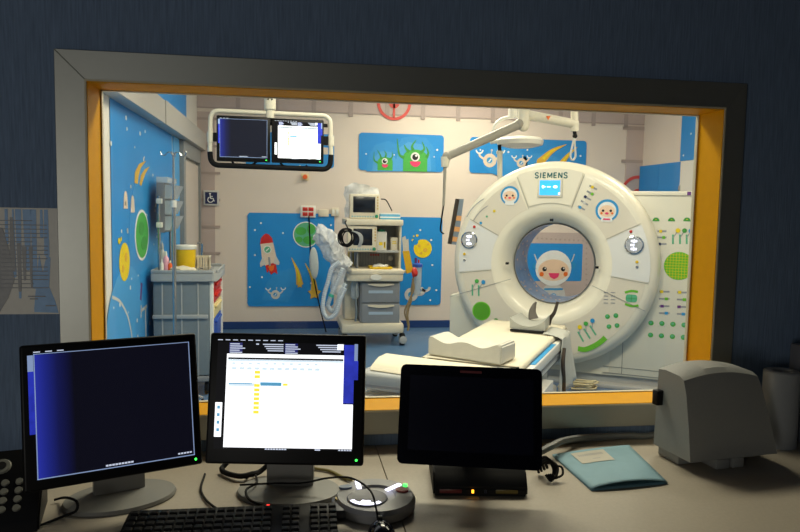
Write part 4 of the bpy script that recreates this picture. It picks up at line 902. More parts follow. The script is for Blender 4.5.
# things on and around the machine
c0 = (0.756,7.200,1.344); zt_ = (1.164,1.340)[1]+.001
mn = thing('patient_monitor', 'cream patient monitor standing on top of the anaesthesia machine', 'monitor', (c0[0],YM,zt_))
med_screen(mn, (0.601,1.606), (0.914,1.343), (0.636,1.579), (0.869,1.411), .06, .14, lambda p: (p[0]-c0[0], p[1]-zt_), cream_plastic)
bm = BM(); bb(bm, (-.10,.09,.0), (.10,.19,.012), .003); obj('foot', bm, grey_plastic, mn)
def crumple(bm, amp, f, seed=0):
    for v in bm.verts:
        n_ = noise.noise_vector(v.co*f+Vector((seed,0,0))); v.co += n_*amp
a, b = (0.567,7.520,1.714), (0.933,7.520,1.341)
bm = BM(); bmesh.ops.create_grid(bm, x_segments=22, y_segments=18, size=.5)
for v in bm.verts:
    u_, w_ = v.co.x+.5, v.co.y+.5; v.co = Vector((a[0]+(b[0]-a[0])*u_, 7.50-.06*sin(u_*PI), zt_+.004+(a[2]-zt_)*w_*(.86+.14*sin(u_*2.6+.4))))
crumple(bm, .028, 11); 
for v in bm.verts: v.co.z = max(v.co.z, zt_+.003); v.co.y = max(v.co.y, 7.41)
o = obj('plastic_cover', bm, clear_wrap, smooth=0); sm = o.modifiers.new('thick','SOLIDIFY'); sm.thickness = .002
tag(o, 'crumpled clear plastic cover behind the top patient monitor', 'cover')
a, b = (0.929,7.200,1.430), (1.148,7.200,1.347)
t = thing('supply_pack', 'sky blue pack with white paper on the top shelf of the machine', 'box', ((a[0]+b[0])/2,YM+.15,zt_))
bm = BM(); bb(bm, (-.11,-.06,.0), (.105,.10,.055), .006); obj('pack', bm, sky_pack, t)
bm = BM(); bb(bm, (-.112,-.061,.018), (.107,-.0605,.030)); obj('white_band', bm, st_white, t)
bm = BM(); bx(bm, (0,.02,.062), (.215,.155,.011), .003); obj('paper_slip', bm, st_white, t)
zs_ = (1.133,1.012)[1]+.001
for (P0,P1,lab,mm,lid) in (((0.899,1.210),(1.005,1.000),'tall white carton with yellow marks and a green lid on the machine shelf',white_plastic,1),((1.050,1.149),(1.122,1.001),'small plain white carton beside the green-lidded one',cream_plastic,0)):
    w_ = P1[0]-P0[0]; h_ = P0[1]-zs_
    t = thing('carton', lab, 'box', ((P0[0]+P1[0])/2,YM+.16,zs_))
    bm = BM(); bb(bm, (-w_/2,-.05,0), (w_/2,.06,h_), .003); obj('carton_body', bm, mm, t)
    if lid:
        bm = BM(); solid(bm, [(.04,h_),(.045,h_+.012),(.03,h_+.022)], (0,0,0), 'Z', 20); obj('lid', bm, green_plastic, t)
        pr = Print(t, 0, 0, -.0502, .001); pr('yellow_mark', st_yellow, [orr((-.01,h_*.35), .04, .035, .004), orr((.03,h_*.28), .02, .07, .003)], 1); pr('black_mark', st_black, [orr((.03,h_*.3), .006, .05, .002)], 2)
    else:
        pr = Print(t, 0, 0, -.0502, .001); pr('grey_mark', st_yellow, [orr((0,h_*.55), .05, .01, .002), orr((0,h_*.68), .04, .01, .002)], 1)
zw_ = (1.169,0.818)[1]+.001
a, b = (0.822,7.200,0.830), (1.045,7.200,0.831)
t = thing('instrument_tray', 'shallow yellow tray on the machine worktop', 'tray', ((a[0]+b[0])/2,YM+.10,zw_))
bm = BM(); bb(bm, (-.115,-.11,0), (.115,.11,.008), .003); [bb(bm, p0, p1, .003) for p0,p1 in (((-.12,-.115,.006),(.12,-.107,.022)),((-.12,.107,.006),(.12,.115,.022)),((-.12,-.107,.006),(-.112,.107,.022)),((.112,-.107,.006),(.12,.107,.022)))]; obj('tray_body', bm, yellow_plastic, t)
bm = BM(); ball(bm, (0,0,0), 1, (.085,.07,.026), 20, 12); crumple(bm, .02, 22, 5)
for v in bm.verts: v.co.z = max(v.co.z, -.012)
o = obj('gauze', bm, st_white, loc=((a[0]+b[0])/2+.005,YM+.10,zw_+.022)); tag(o, 'crumpled white gauze lying in the yellow tray', 'gauze')
# yellow pouch with papers, hung on the side rail
t = thing('document_pouch', 'yellow pouch holding papers on the side of the machine', 'pouch', (0,YM+.06,0))
q = [(1.171,1.007),(1.240,1.013),(1.288,0.790),(1.218,0.768)]
bm = BM(); prism(bm, q, lambda x,z,t_: (x,t_,z), -.02, .02); obj('pouch', bm, yellow_card, t, smooth=0)
bm = BM(); prism(bm, [(1.160,1.150),(1.194,1.171),(1.240,1.013),(1.176,1.002)], lambda x,z,t_: (x,t_,z), -.012, -.004); prism(bm, [(1.185,1.118),(1.232,1.140),(1.240,1.024),(1.187,1.002)], lambda x,z,t_: (x,t_,z), .0, .010); obj('papers', bm, paper, t, smooth=0)
t = thing('suction_canister', 'clear suction canister with blue lid and red caps beside the machine', 'canister', ((1.355,7.200,0.704)[0],YM+.16,0))
z0_, z1_ = (1.388,0.523)[1], (1.382,0.830)[1]
bm = BM(); solid(bm, [(.03,z0_),(.042,z0_+.02),(.048,z1_)], (0,0,0), 'Z', 24); obj('jar', bm, clear_bin, t)
bm = BM(); solid(bm, [(.055,z1_),(.055,z1_+.03),(.03,z1_+.045)], (0,0,0), 'Z', 24); obj('lid', bm, blue_plastic, t)
bm = BM(); cyl(bm, (-.02,0,z1_+.04), (-.02,0,z1_+.10), .014); obj('port', bm, st_purple, t); bm = BM(); cyl(bm, (.012,0,z1_+.04), (.012,0,z1_+.08), .010); obj('port', bm, red_plastic, t)
bm = BM(); bb(bm, (-.09,-.012,z1_-.03), (-.045,.012,z1_+.0), .004); obj('hook', bm, cream_plastic, t)
a = (1.297,7.200,0.784); bm = BM(); ball(bm, (0,0,0), 1, (.036,.03,.05)); crumple(bm, .012, 25, 9); o = obj('red_valve', bm, red_plastic, loc=(a[0],YM+.02,a[2])); tag(o, 'red rubber valve hanging at the corner of the machine', 'valve')
bm = BM()
P_ = [(1.284,7.200,0.715),(1.281,7.200,0.597),(1.246,7.200,0.457),(1.226,7.200,0.350),(1.245,7.200,0.220),(1.235,7.200,0.155)]
tube(bm, [(p[0],YM+.02,p[2]) for p in P_], .011); tube(bm, [(p[0]+.01-.02*sin(i*2),YM+.045,p[2]+.02) for i,p in enumerate(P_)], .009); tube(bm, [(p[0]+.02*sin(i*1.6),YM+.065,p[2]) for i,p in enumerate(P_)], .009)
o = obj('monitoring_cables', bm, mat('cable_tan', (150,128,92), .6)); tag(o, 'tan cables running down the outer side of the machine', 'cable')
c = (0.552,6.840,1.164); bm = BM()
for k in range(6):
    rr_ = .076-.006*(k%3); pts = [(c[0]-.012+(k-3)*.006+rr_*.9*cos(t_*2*PI/20), 6.85-.012*k, c[2]+.01*sin(k*2)+rr_*1.15*sin(t_*2*PI/20)) for t_ in range(21)]
    tube(bm, pts, .007, seg=6, sm=1)
tube(bm, [(c[0],6.86,c[2]+.09),(c[0]-.02,6.95,c[2]+.14),(c[0]-.0,7.09,c[2]+.16)], .006)
o = obj('coiled_lead', bm, rubber); tag(o, 'black lead coiled in loops beside the lower machine screen', 'cable')
bm = BM(); a = (0.657,7.000,1.132); 
for k in range(3): tube(bm, [(c[0]+.09+.01*k,6.74,c[2]-.09),(c[0]+.11+.012*k,6.73,c[2]-.02),(c[0]+.09+.012*k,6.74,c[2]+.04),(c[0]+.03,6.74,c[2]+.07)], .006, seg=6)
o = obj('sensor_lead', bm, lgrey_plastic); tag(o, 'grey sensor lead looped beside the black coil', 'cable')
bm = BM(); p = [(0.954,7.450,1.559),(1.008,7.450,1.549),(1.054,7.450,1.475),(1.076,7.450,1.432)]; tube(bm, p, .006); o = obj('monitor_lead', bm, rubber); tag(o, 'short black lead arching from the top patient monitor', 'cable')
# plastic-wrapped hose arm and corrugated hoses
bm = BM(); Pw = [(0.241,6.980,1.209),(0.311,6.980,1.170),(0.393,6.980,1.060),(0.464,6.980,0.949),(0.536,6.980,0.848)]
tube(bm, Pw, lambda t_: .075+.035*sin(PI*min(1,t_*1.1)), seg=18, sm=7); crumple(bm, .035, 13, 2); crumple(bm, .012, 40, 7)
o = obj('wrapped_hose_arm', bm, clear_wrap, smooth=0); tag(o, 'hose arm wrapped in crumpled clear plastic reaching over the rocket panel', 'hose')
bm = BM(); tube(bm, [(p[0],p[1],p[2]) for p in Pw]+[(0.587,7.090,0.807)], .03, seg=10); obj('hose_arm', bm, lgrey_plastic, o)
bm = BM(); Pw2 = [(0.506,6.980,0.868),(0.466,6.980,0.766),(0.457,6.980,0.664),(0.498,6.980,0.613)]
tube(bm, Pw2, lambda t_: .06, seg=14, sm=6); crumple(bm, .03, 15, 4); obj('plastic_sleeve', bm, clear_wrap, o, smooth=0)
for pts,lab,mm in (([(0.470,6.760,0.926),(0.392,6.760,0.866),(0.354,6.760,0.728),(0.317,6.760,0.590),(0.308,6.760,0.451),(0.358,6.760,0.371),(0.436,6.760,0.421),(0.474,6.760,0.550),(0.522,6.760,0.669)],'outer corrugated breathing hose looping lowest beside the machine',hose_clear),
                   ([(0.504,6.820,0.861),(0.446,6.820,0.722),(0.388,6.820,0.582),(0.360,6.820,0.482),(0.410,6.820,0.432),(0.458,6.820,0.532),(0.487,6.820,0.632),(0.536,6.820,0.702)],'inner corrugated breathing hose with a green cuff',hose_clear)):
    bm = BM(); tube(bm, pts, .02, seg=10, sm=14, corrug=.22); o = obj('breathing_hose', bm, mm); tag(o, lab, 'hose')
    if 'green' in lab: bm = BM(); a = (0.391,6.820,0.587); cyl(bm, (a[0]-.006,a[1],a[2]-.012), (a[0]+.006,a[1],a[2]+.012), .028); obj('cuff', bm, mat('cuff_green', (70,190,160), .4), o)

# ------------------------------------------------------------------ trolley and what stands on it
tr = thing('drug_trolley', 'grey medical trolley with red, cream and blue drawers beside the space mural', 'trolley', (-.808,5.66,0))
TX0, TX1, TY0, TY1 = -.215, .225, -.31, .30
bm = BM(); bb(bm, (TX0,TY0,.16), (TX1-.03,TY1,.88), .01); obj('body', bm, bluegrey_plastic, tr)
bm = BM(); [bb(bm, (x,TY0-.006,.16), (x+.012,TY0-.0005,.87), .003) for x in (TX0+.06,TX0+.20,TX1-.12)]; bb(bm, (TX0-.002,TY0-.02,.60), (TX1-.04,TY0-.0065,.63), .004); obj('rib', bm, lgrey_plastic, tr)
bm = BM(); prism(bm, [(TX0-.01,TY0-.03),(TX1+.0,TY0-.03),(TX1+.03,TY0+.03),(TX1+.03,TY1-.03),(TX1,TY1+.02),(TX0-.01,TY1+.02)], lambda a,b,t_: (a,b,t_), .88, .945); bmesh.ops.bevel(bm, geom=list(bm.edges), offset=.006, segments=2, affect='EDGES'); obj('top', bm, lgrey_plastic, tr)
bm = BM(); [bb(bm, p0, p1, .004) for p0,p1 in (((TX0-.01,TY0-.03,.9455),(TX1,TY0-.015,.968)),((TX0-.01,TY1+.005,.9455),(TX1,TY1+.02,.968)),((TX1+.015,TY0+.03,.9455),(TX1+.03,TY1-.03,.968)),((TX0-.012,TY0-.015,.9455),(TX0-.002,TY1+.005,.968)))]; obj('rim', bm, lgrey_plastic, tr)
for z0_,z1_,m_ in ((.79,.865,red_plastic),(.705,.78,red_plastic),(.585,.695,mat('drawer_cream',(222,206,150),.45)),(.40,.575,blue_plastic),(.19,.39,blue_plastic)):
    bm = BM(); bb(bm, (TX1-.028,TY0+.02,z0_), (TX1-.004,TY1-.02,z1_), .004); dr = obj('drawer', bm, m_, tr)
    bm = BM(); bb(bm, (TX1-.0035,TY0+.12,z1_-.03), (TX1+.016,TY1-.12,z1_-.012), .005); obj('handle', bm, m_, dr)
bm = BM(); bb(bm, (TX1-.03,TY1-.018,.16), (TX1+.01,TY1,.88), .004); bb(bm, (TX1-.03,TY0,.16), (TX1-.0,TY0+.016,.88), .004); obj('corner_post', bm, white_plastic, tr)
bm = BM(); bb(bm, (TX0,TY0,.11), (TX1,TY1,.155), .01); obj('base', bm, grey_plastic, tr)
for x in (TX0+.06,TX1-.06):
    for y in (TY0+.06,TY1-.06):
        bm = BM(); solid(bm, [(.04,-.014),(.05,-.010),(.05,.010),(.04,.014)], (x,y,.051), 'X', 20); cyl(bm, (x,y+.02,.07), (x,y+.02,.112), .012); obj('castor', bm, rubber, tr)
ZT = .9456
def trp(px_z, y): return px_z
a = (-0.823,5.660,1.004)
t = thing('sharps_bin', 'yellow sharps bin with a white lid on the trolley', 'bin', (a[0],5.62,ZT))
bm = BM(); solid(bm, [(.066,0),(.07,.01),(.078,.165)], (0,0,0), 'Z', 28); obj('bin_body', bm, yellow_plastic, t)
bm = BM(); solid(bm, [(.082,.163),(.084,.166),(.084,.19),(.078,.196)], (0,0,0), 'Z', 28); obj('lid', bm, white_plastic, t)
def bottle(px_x, y, r, h, m_, cap, lab, cat='bottle'):
    t = thing('bottle', lab, cat, (px_x,y,ZT), group='bottles on the trolley'); bm = BM(); solid(bm, [(r*.94,0),(r,.006),(r,h*.62),(r*.55,h*.74),(r*.35,h*.78)], (0,0,0), 'Z', 18); obj('bottle_body', bm, m_, t)
    bm = BM(); solid(bm, [(r*.42,h*.781),(r*.42,h*.9),(r*.2,h)], (0,0,0), 'Z', 14); obj('cap', bm, cap, t); return t
bottle((-0.947,5.500,1.015)[0], 5.47, .022, .155, pink_liquid, white_plastic, 'pink bottle with a white nozzle on the trolley')
bottle((-0.990,5.500,1.015)[0], 5.56, .026, .21, lgrey_plastic, lgrey_plastic, 'tall grey bottle between the space mural and the pink bottle')
bottle((-0.915,5.500,1.015)[0], 5.46, .016, .085, orange_plastic, white_plastic, 'short orange bottle with a white cap on the trolley')
bottle((-0.968,5.500,1.015)[0], 5.41, .013, .10, white_plastic, white_plastic, 'slim white bottle in front of the grey one on the trolley')
bm = BM(); ball(bm, (0,0,0), 1, (.10,.05,.022), 18, 10); crumple(bm, .018, 24, 3)
for v in bm.verts: v.co.z = max(v.co.z, -.016)
o = obj('gauze', bm, cream_plastic, loc=((-0.812,5.450,0.997)[0],5.45,ZT+.017)); tag(o, 'heap of cream gauze in front of the sharps bin', 'gauze')
a = (-0.708,5.780,0.995)
t = thing('wire_basket', 'small white slatted basket behind the yellow bin on the trolley', 'basket', (a[0],5.78,ZT))
bm = BM(); bb(bm, (-.05,-.06,0), (.05,.06,.006)); 
for k in range(6):
    x = -.048+.0192*k; bb(bm, (x-.004,-.062,.0), (x+.004,-.056,.095)); bb(bm, (x-.004,.056,.0), (x+.004,.062,.095))
for k in range(7):
    y = -.058+.0193*k; bb(bm, (-.052,y-.004,0), (-.046,y+.004,.095)); bb(bm, (.046,y-.004,0), (.052,y+.004,.095))
bb(bm, (-.054,-.064,.09), (.054,-.055,.10)); bb(bm, (-.054,.055,.09), (.054,.064,.10)); bb(bm, (-.054,-.055,.09), (-.045,.055,.10)); bb(bm, (.045,-.055,.09), (.054,.055,.10)); obj('basket', bm, cream_plastic, t, smooth=0)
a = (-0.734,5.900,1.085)
bm = BM(); tube(bm, [(0,0,0),(0,0,.14),(-.0,0,.185),(-.015,0,.195),(-.04,0,.195)], .008); o = obj('bent_tube', bm, chrome, loc=(a[0],5.915,ZT)); tag(o, 'bent chrome tube rising at the back of the trolley', 'tube')
bm = BM(); bb(bm, (-.05,-.11,0), (.05,.11,.008), .003); bb(bm, (-.05,-.11,.008), (-.044,.11,.02)); bb(bm, (.044,-.11,.008), (.05,.11,.02)); o = obj('steel_tray', bm, chrome, loc=(-.83+.16,5.62,ZT)); tag(o, 'small steel tray at the drawer side of the trolley top', 'tray')
# bin organiser on two uprights at the wall side
og = thing('bin_organiser', 'grey organiser of clear tilt bins mounted above the trolley', 'organiser', (-.985,5.66,0))
a, b = (-1.030,5.654,1.637), (-0.965,5.719,1.317)
bm = BM(); bb(bm, (-.035,-.16,1.24), (.025,.26,1.62), .005); obj('cabinet', bm, grey_plastic, og)
bm = BM(); bb(bm, (-.035,-.16,1.6205), (.05,.26,1.665), .004); obj('top_tray', bm, clear_bin, og)
for k in range(3):
    for j in range(4):
        bm = BM(); z = 1.26+.12*k; y = -.15+.100*j; prism(bm, [(.026,z),(.06,z),(.105,z+.105),(.026,z+.105)], lambda a,b,t_: (a,t_,b), y, y+.092); o = obj('tilt_bin', bm, clear_bin, og, smooth=0)
for y in (-.20,.285):
    bm = BM(); cyl(bm, (-.010,y,ZT+.0005), (-.010,y,1.52), .011); obj('upright', bm, steel, og); 
    for z in (1.30,1.48): bm = BM(); bb(bm, (-.028,y-.018,z-.02), (.012,y+.05 if y < 0 else y+.018,z+.02), .004); obj('clamp', bm, white_plastic, og)
# free-standing drip pole in front of the trolley
a = (-0.819,5.050,0.780)
iv = thing('drip_stand', 'steel drip stand with curled hooks in front of the trolley', 'drip stand', (a[0],5.05,0))
zc = (-0.827,1.466)[1]; zh = (-0.831,1.807)[1]
bm = BM(); cyl(bm, (0,0,.06), (0,0,zc), .0135); obj('lower_pole', bm, steel, iv); bm = BM(); cyl(bm, (0,0,zc), (0,0,zh), .008); obj('upper_pole', bm, steel, iv)
bm = BM(); cyl(bm, (0,0,zc-.03), (0,0,zc+.02), .02); obj('collar', bm, white_plastic, iv)
bm = BM()
for s_ in (-1,1):
    tube(bm, [(0,0,zh-.01),(s_*.02,0,zh+.012),(s_*.04,0,zh+.008),(s_*.06,0,zh-.012),(s_*.078,0,zh-.006),(s_*.088,0,zh+.012),(s_*.078,0,zh+.02)], .004); tube(bm, [(0,0,zh-.01),(.006,s_*.03,zh+.008),(.004,s_*.06,zh-.014),(0,s_*.085,zh+.01)], .004)
obj('hook', bm, chrome, iv)
for k in range(5):
    a_ = 2*PI*k/5+.3; bm = BM(); tube(bm, [(0,0,.075),(.14*cos(a_),.14*sin(a_),.07),(.19*cos(a_),.19*sin(a_),.05)], .012); lg = obj('leg', bm, steel, iv); bm = BM(); solid(bm, [(.018,-.008),(.024,-.004),(.024,.004),(.018,.008)], (.19*cos(a_),.19*sin(a_),.025), 'X', 14); obj('castor', bm, rubber, lg)

# ------------------------------------------------------------------ control room desk
DZ = .74
for xa,xb,lab in ((-2.2,.2515,'grey desktop under the two computer monitors'),(.2535,2.3,'grey desktop under the folder and the beige box')):
    t = thing('desk', lab, 'desk', ((xa+xb)/2,1.55,0), group='desk units')
    w_ = (xb-xa)/2
    bm = BM(); bb(bm, (-w_,-.45,.712), (w_,.467,.74), .0015); obj('desktop', bm, desk_grey, t, smooth=0)
    for x in (-w_+.02,w_-.05): bm = BM(); bb(bm, (x,-.42,0), (x+.03,.42,.7115)); obj('leg', bm, desk_grey, t, smooth=0)
def monitor(lab, base, ctr, w, h, yaw_, tilt, lit, sc_m):
    """base: foot centre on the desk; ctr: centre of the panel's front"""
    t = thing('computer_monitor', lab, 'monitor', (base[0],base[1],DZ), yaw_)
    R_ = Matrix.Rotation(-yaw_, 3, 'Z'); d = R_ @ Vector((ctr[0]-base[0], ctr[1]-base[1], 0))
    bm = BM(); solid(bm, [(.128,.0005),(.13,.004),(.126,.011),(.06,.016)], (0,0,0), 'Z', 48)
    for v in bm.verts: v.co.y *= .72
    obj('foot', bm, monitor_foot, t)
    bm = BM(); zc_ = ctr[2]-DZ
    prism(bm, [(-.012,.012),(.022,.012),(.03,zc_-.02),(.012,zc_+.03),(-.004,zc_-.0)], lambda a,b,t_: (t_,a+.02,b), -.058, .058); bmesh.ops.bevel(bm, geom=list(bm.edges), offset=.003, segments=2, affect='EDGES'); obj('stand', bm, monitor_foot, t)
    bm = BM(); bb(bm, (-w/2,0,-h/2), (w/2,.032,h/2), .006, 3); bb(bm, (-w/2+.04,.028,-h/2+.04), (w/2-.04,.05,h/2-.03), .01); hs = obj('housing', bm, black_plastic, t, loc=(d.x,d.y,zc_), rot=(-rad(tilt),0,0))
    pr = Print(hs, 0, 0, -.0003, .0004)
    screen_ui(pr, (-w/2+sc_m[0],-h/2+sc_m[1]), (w/2-sc_m[2],h/2-sc_m[3]), hs, lit)
    bm = BM(); solid(bm, [(.0028,-.0002),(.0028,-.0016)], (w/2-.016,0,-h/2+.014), 'Y', 12); obj('power_led', bm, led_green, hs)
    bm = BM(); [bb(bm, (w/2-.010,-.0014,-.02+.012*k), (w/2-.006,-.0002,-.015+.012*k)) for k in range(8)]; obj('side_key_pattern', bm, black_matte, hs, smooth=0)
    return t
monitor('black monitor with a dark screen at the window side of the phone', (-.405,1.70), (-.392,1.613,.990), .375, .312, rad(21.3), 11.1, 0, (.026,.024,.018,.020))
monitor('black monitor showing a bright white work list', (-.003,1.69), (-.011,1.595,1.006), .365, .301, rad(-8.8), 10.5, 1, (.019,.035,.026,.021))
# black touch display
td = thing('touch_display', 'black slate display switched off on a low black foot', 'display', (.482,1.712,DZ), rad(-8))
R_ = Matrix.Rotation(rad(8), 3, 'Z'); d = R_ @ Vector((.4424-.482, 1.640-1.712, 0))
bm = BM(); prism(bm, orr((0,0), .356, .246, .013), lambda a,b,t_: (a,t_,b), 0, .02); bmesh.ops.bevel(bm, geom=[e for e in bm.edges], offset=.002, segments=2, affect='EDGES')
hs = obj('housing', bm, black_gloss, td, loc=(d.x,d.y,.9385-DZ), rot=(-rad(17.5),0,-rad(6.4)))
pr = Print(hs, 0, 0, -.0003, .0004); pr('screen', screen_off and mat('slate_screen', (15,17,34), .18), [obox((-.153,-.088),(.157,.096))], 1); pr('maker_mark', dim_red, [orr((0,.109), .055, .006, .002)], 1)
bm = BM(); prism(bm, [(-.10,.0005),(.095,.0005),(.095,.03),(.03,.06),(-.03,.075),(-.075,.055),(-.10,.022)], lambda a,b,t_: (t_,a,b), -.118, .118); bmesh.ops.bevel(bm, geom=list(bm.edges), offset=.005, segments=2, affect='EDGES'); ft = obj('foot', bm, black_matte, td)
bm = BM(); bb(bm, (-.05,-.035,.05), (.02,.03,.17), .004); obj('neck', bm, black_matte, td)
def ftbtn(nm, x, w_, m_): 
    bm = BM(); bb(bm, (x-w_/2,-.103,.010), (x+w_/2,-.1003,.019), .001); obj(nm, bm, m_, ft)
ftbtn('button', -.075, .055, dim_red); ftbtn('button', .065, .055, dim_yellow); ftbtn('indicator_led', -.02, .006, led_amber); ftbtn('indicator_led', .012, .006, mat('led_unlit', (40,42,60), .3))
# keyboard
kb = thing('keyboard', 'black keyboard with a red indicator at the desk edge', 'keyboard', (-.125,1.488,DZ), rad(-1.0))
bm = BM(); prism(bm, [(-.085,.002),(.085,.002),(.085,.024),(.06,.026),(-.08,.012)], lambda a,b,t_: (t_,a,b), -.232, .228); bmesh.ops.bevel(bm, geom=list(bm.edges), offset=.003, segments=2, affect='EDGES'); obj('case', bm, black_plastic, kb)
bm = BM()
for r_ in range(6):
    y = .045-.022*r_; z = .0135+.0075*(y+.08)/.08
    for k in range(22):
        if k in (15,18): continue
        x = -.222+.0205*k
        bx(bm, (x+.01,y,z+.006+.002), (.0165,.0175,.008), .002, seg=1)
obj('key_pattern', bm, black_matte, kb)
bm = BM(); bb(bm, (.070,.072,.0245), (.077,.079,.0275)); obj('indicator_led', bm, led_red, kb)
# control pad
cp = thing('scan_control_pad', 'round grey control pad with lit white keys and a red button', 'control box', (.200,1.580,DZ), 0)
bm = BM(); solid(bm, [(.088,.001),(.094,.006),(.096,.024),(.090,.034),(.05,.036),(.046,.030)], (0,0,0), 'Z', 56)
for v in bm.verts: v.co.y *= 1.05
obj('body', bm, mat('pad_grey', (150,150,152), .4), cp)
bm = BM(); bb(bm, (-.105,-.06,.001), (-.05,.02,.026), .008); obj('side_grip', bm, mat('pad_dark_grey', (96,98,108), .45), cp)
bm = BM(); solid(bm, [(.048,.0365),(.046,.0385),(.04,.037)], (-.022,-.025,0), 'Z', 32); dl = obj('dial', bm, mat('pad_dark_grey', (96,98,108), .45), cp)
bm = BM(); prism(bm, oarc((-.022,-.025), .040, PI*1.12, PI*1.72, .009), lambda a,b,t_: (a,b,t_), .0388, .0402); prism(bm, oarc((-.022,-.025), .028, PI*1.3, PI*1.55, .012), lambda a,b,t_: (a,b,t_), .0388, .0402); obj('lit_arc', bm, led_white, dl, smooth=0)
def padkey(nm, pts, w_, m_): 
    bm = BM(); prism(bm, ostroke(pts, w_, n=0), lambda a,b,t_: (a,b,t_), .036, .0385); obj(nm, bm, m_, cp, smooth=0)
padkey('lit_key', [(-.035,.030),(-.037,.075)], .010, led_white); padkey('lit_key', [(.028,.012),(.066,.045)], .010, led_white)
for c,rx,ry,m_ in (((.066,.010),.016,.013,mat('pad_red',(150,40,34),.4)),((-.080,-.005),.016,.012,mat('pad_yellow',(176,150,30),.4)),((-.068,.042),.016,.010,mat('pad_blue_grey',(104,118,140),.4)),((.078,.038),.005,.005,led_green)):
    bm = BM(); prism(bm, oc(c,rx,ry,20), lambda a,b,t_: (a,b,t_), .027 if c[0]<-.07 else .034, .0395 if c[0]>-.07 else .031); obj('button', bm, m_, cp, smooth=0)
# mouse
mo_ = thing('mouse', 'black computer mouse in front of the control pad', 'mouse', (.196,1.428,DZ), rad(4))
bm = BM(); ball(bm, (0,0,.0), 1, (.031,.048,.036), 20, 14)
for v in bm.verts: v.co.z = max(v.co.z, .001)
bmesh.ops.remove_doubles(bm, verts=bm.verts, dist=.0004); obj('shell', bm, black_gloss, mo_)
bm = BM(); cyl(bm, (-.004,.022,.033), (.004,.022,.033), .008); obj('scroll_wheel', bm, black_matte, mo_)
bm = BM(); tube(bm, [(0,.042,.016),(-.002,.055,.040),(-.008,.10,.066),(-.04,.18,.066),(-.09,.225,.052),(-.15,.235,.040),(-.22,.245,.040),(-.30,.265,.034)], .0025, seg=6); obj('mouse_lead', bm, rubber, mo_)
# phone
ph = thing('desk_phone', 'black desk phone with round grey keys beside the dark monitor', 'phone', (-.602,1.60,DZ), rad(12))
bm = BM(); prism(bm, [(-.07,.0005),(.09,.0005),(.10,.13),(.085,.138),(-.06,.03)], lambda a,b,t_: (t_,a,b), -.16, .052); bmesh.ops.bevel(bm, geom=list(bm.edges), offset=.004, segments=2, affect='EDGES'); obj('case', bm, black_plastic, ph)
n_ = Vector((0,-.108,.145)).normalized(); up_ = Vector((0,.145,.108)).normalized(); o0 = Vector((0,-.06,.03))
def phk(nm, x, s, r, m_, h_=.004):
    bm = BM(); p = o0+up_*s+Vector((x,0,0)); cyl(bm, p, p+n_*h_, r, r*.85, 14); return obj(nm, bm, m_, ph)
key_m = mat('phone_key_grey', (120,120,112), .5)
for r_ in range(4):
    for c_ in range(3): phk('button', -.040+.0285*c_-.012, .028+.022*r_, .0085, key_m)
k_ = phk('navigation_ring', -.035, .138, .020, key_m); k_ = phk('navigation_key', -.035, .138, .011, black_matte, .006)
bm = BM(); bb(bm, (-.15,.06,.135), (-.10,.10,.175), .01); bb(bm, (-.15,-.07,.04), (-.1,-.02,.09), .01); bx(bm, (-.125,.015,.125), (.035,.17,.03), .01, Matrix.Rotation(rad(36),3,'X')); obj('handset', bm, black_matte, ph)
# leads and cables on the desk
def lead(name, pts, r, m_, lab, cat='cable'):
    bm = BM(); tube(bm, pts, r, seg=8); tag(obj(name, bm, m_), lab, cat)
z_ = DZ+.005
lead('phone_lead', [(-0.554,1.693,0.748),(-0.536,1.693,0.752),(-0.503,1.635,0.775),(-0.477,1.606,0.777),(-0.477,1.597,0.760),(-0.506,1.607,0.745),(-0.533,1.575,0.745),(-0.560,1.545,0.745)], .003, rubber, 'thin black lead looping from the phone in front of the monitor foot')
lead('video_cable', [(-.10,1.80,.96),(-.13,1.86,.86),(-.16,1.86,.775),(-0.180,1.832,0.752),(-0.135,1.785,0.752),(-0.099,1.790,0.754),(-0.074,1.810,0.756),(-.02,1.84,.80)], .007, rubber, 'thick black cable sagging between the two monitors')
lead('power_cable', [(-0.223,1.826,0.745),(-0.221,1.728,0.745),(-0.200,1.659,0.745),(-0.172,1.611,0.745),(-0.156,1.593,0.745)], .003, rubber, 'black lead curving down from the gap between the monitors')
lead('usb_cable', [(-0.114,1.787,0.745),(-0.099,1.824,0.746),(-0.083,1.720,0.760),(-0.106,1.663,0.764),(-0.094,1.608,0.762),(-0.055,1.565,0.762)], .003, rubber, 'thin black lead looped over the foot of the bright monitor')
lead('olive_cable', [(.0,1.93,.745),(0.053,1.846,0.745),(0.105,1.812,0.745),(0.144,1.752,0.745),(.16,1.745,.745)], .004, cable_olive, 'olive cable running behind the bright monitor to the control pad')
# grey cables, black bundle
lead('trunk_cable', [(.655,1.80,.763),(0.740,1.850,0.775),(0.796,1.900,0.773),(0.868,1.950,0.763),(0.957,1.985,0.753),(1.060,1.990,0.751),(1.134,1.990,0.750),(1.3,1.995,.80)], .010, cable_grey, 'thick grey cable arching behind the blue folder')
lead('trunk_cable', [(.76,1.935,.7475),(.82,1.962,.7475),(.98,1.985,.7475),(1.1,1.988,.7475),(1.25,1.99,.748)], .006, cable_grey, 'thinner grey cable lying against the wall behind the folder')
bm = BM(); c = (0.677,1.707,0.745)
for k in range(4): tube(bm, [(c[0]-.012+.008*k,c[1]+.03,.746+.004*k),(c[0]-.02+.008*k,c[1]+.02,.775),(c[0]-.006+.008*k,c[1]-.0,.80-.006*k),(c[0]+.012+.004*k,c[1]-.012,.772),(c[0]+.004*k,c[1]-.03,.747+.003*k),(c[0]-.012+.006*k,c[1]-.02,.760)], .004, seg=6)
tube(bm, [(c[0]+.015,c[1]-.02,.748),(c[0]+.035,c[1]-.02,.758),(c[0]+.035,c[1]-.01,.775),(c[0]+.015,c[1]-.005,.775)], .003, seg=6)
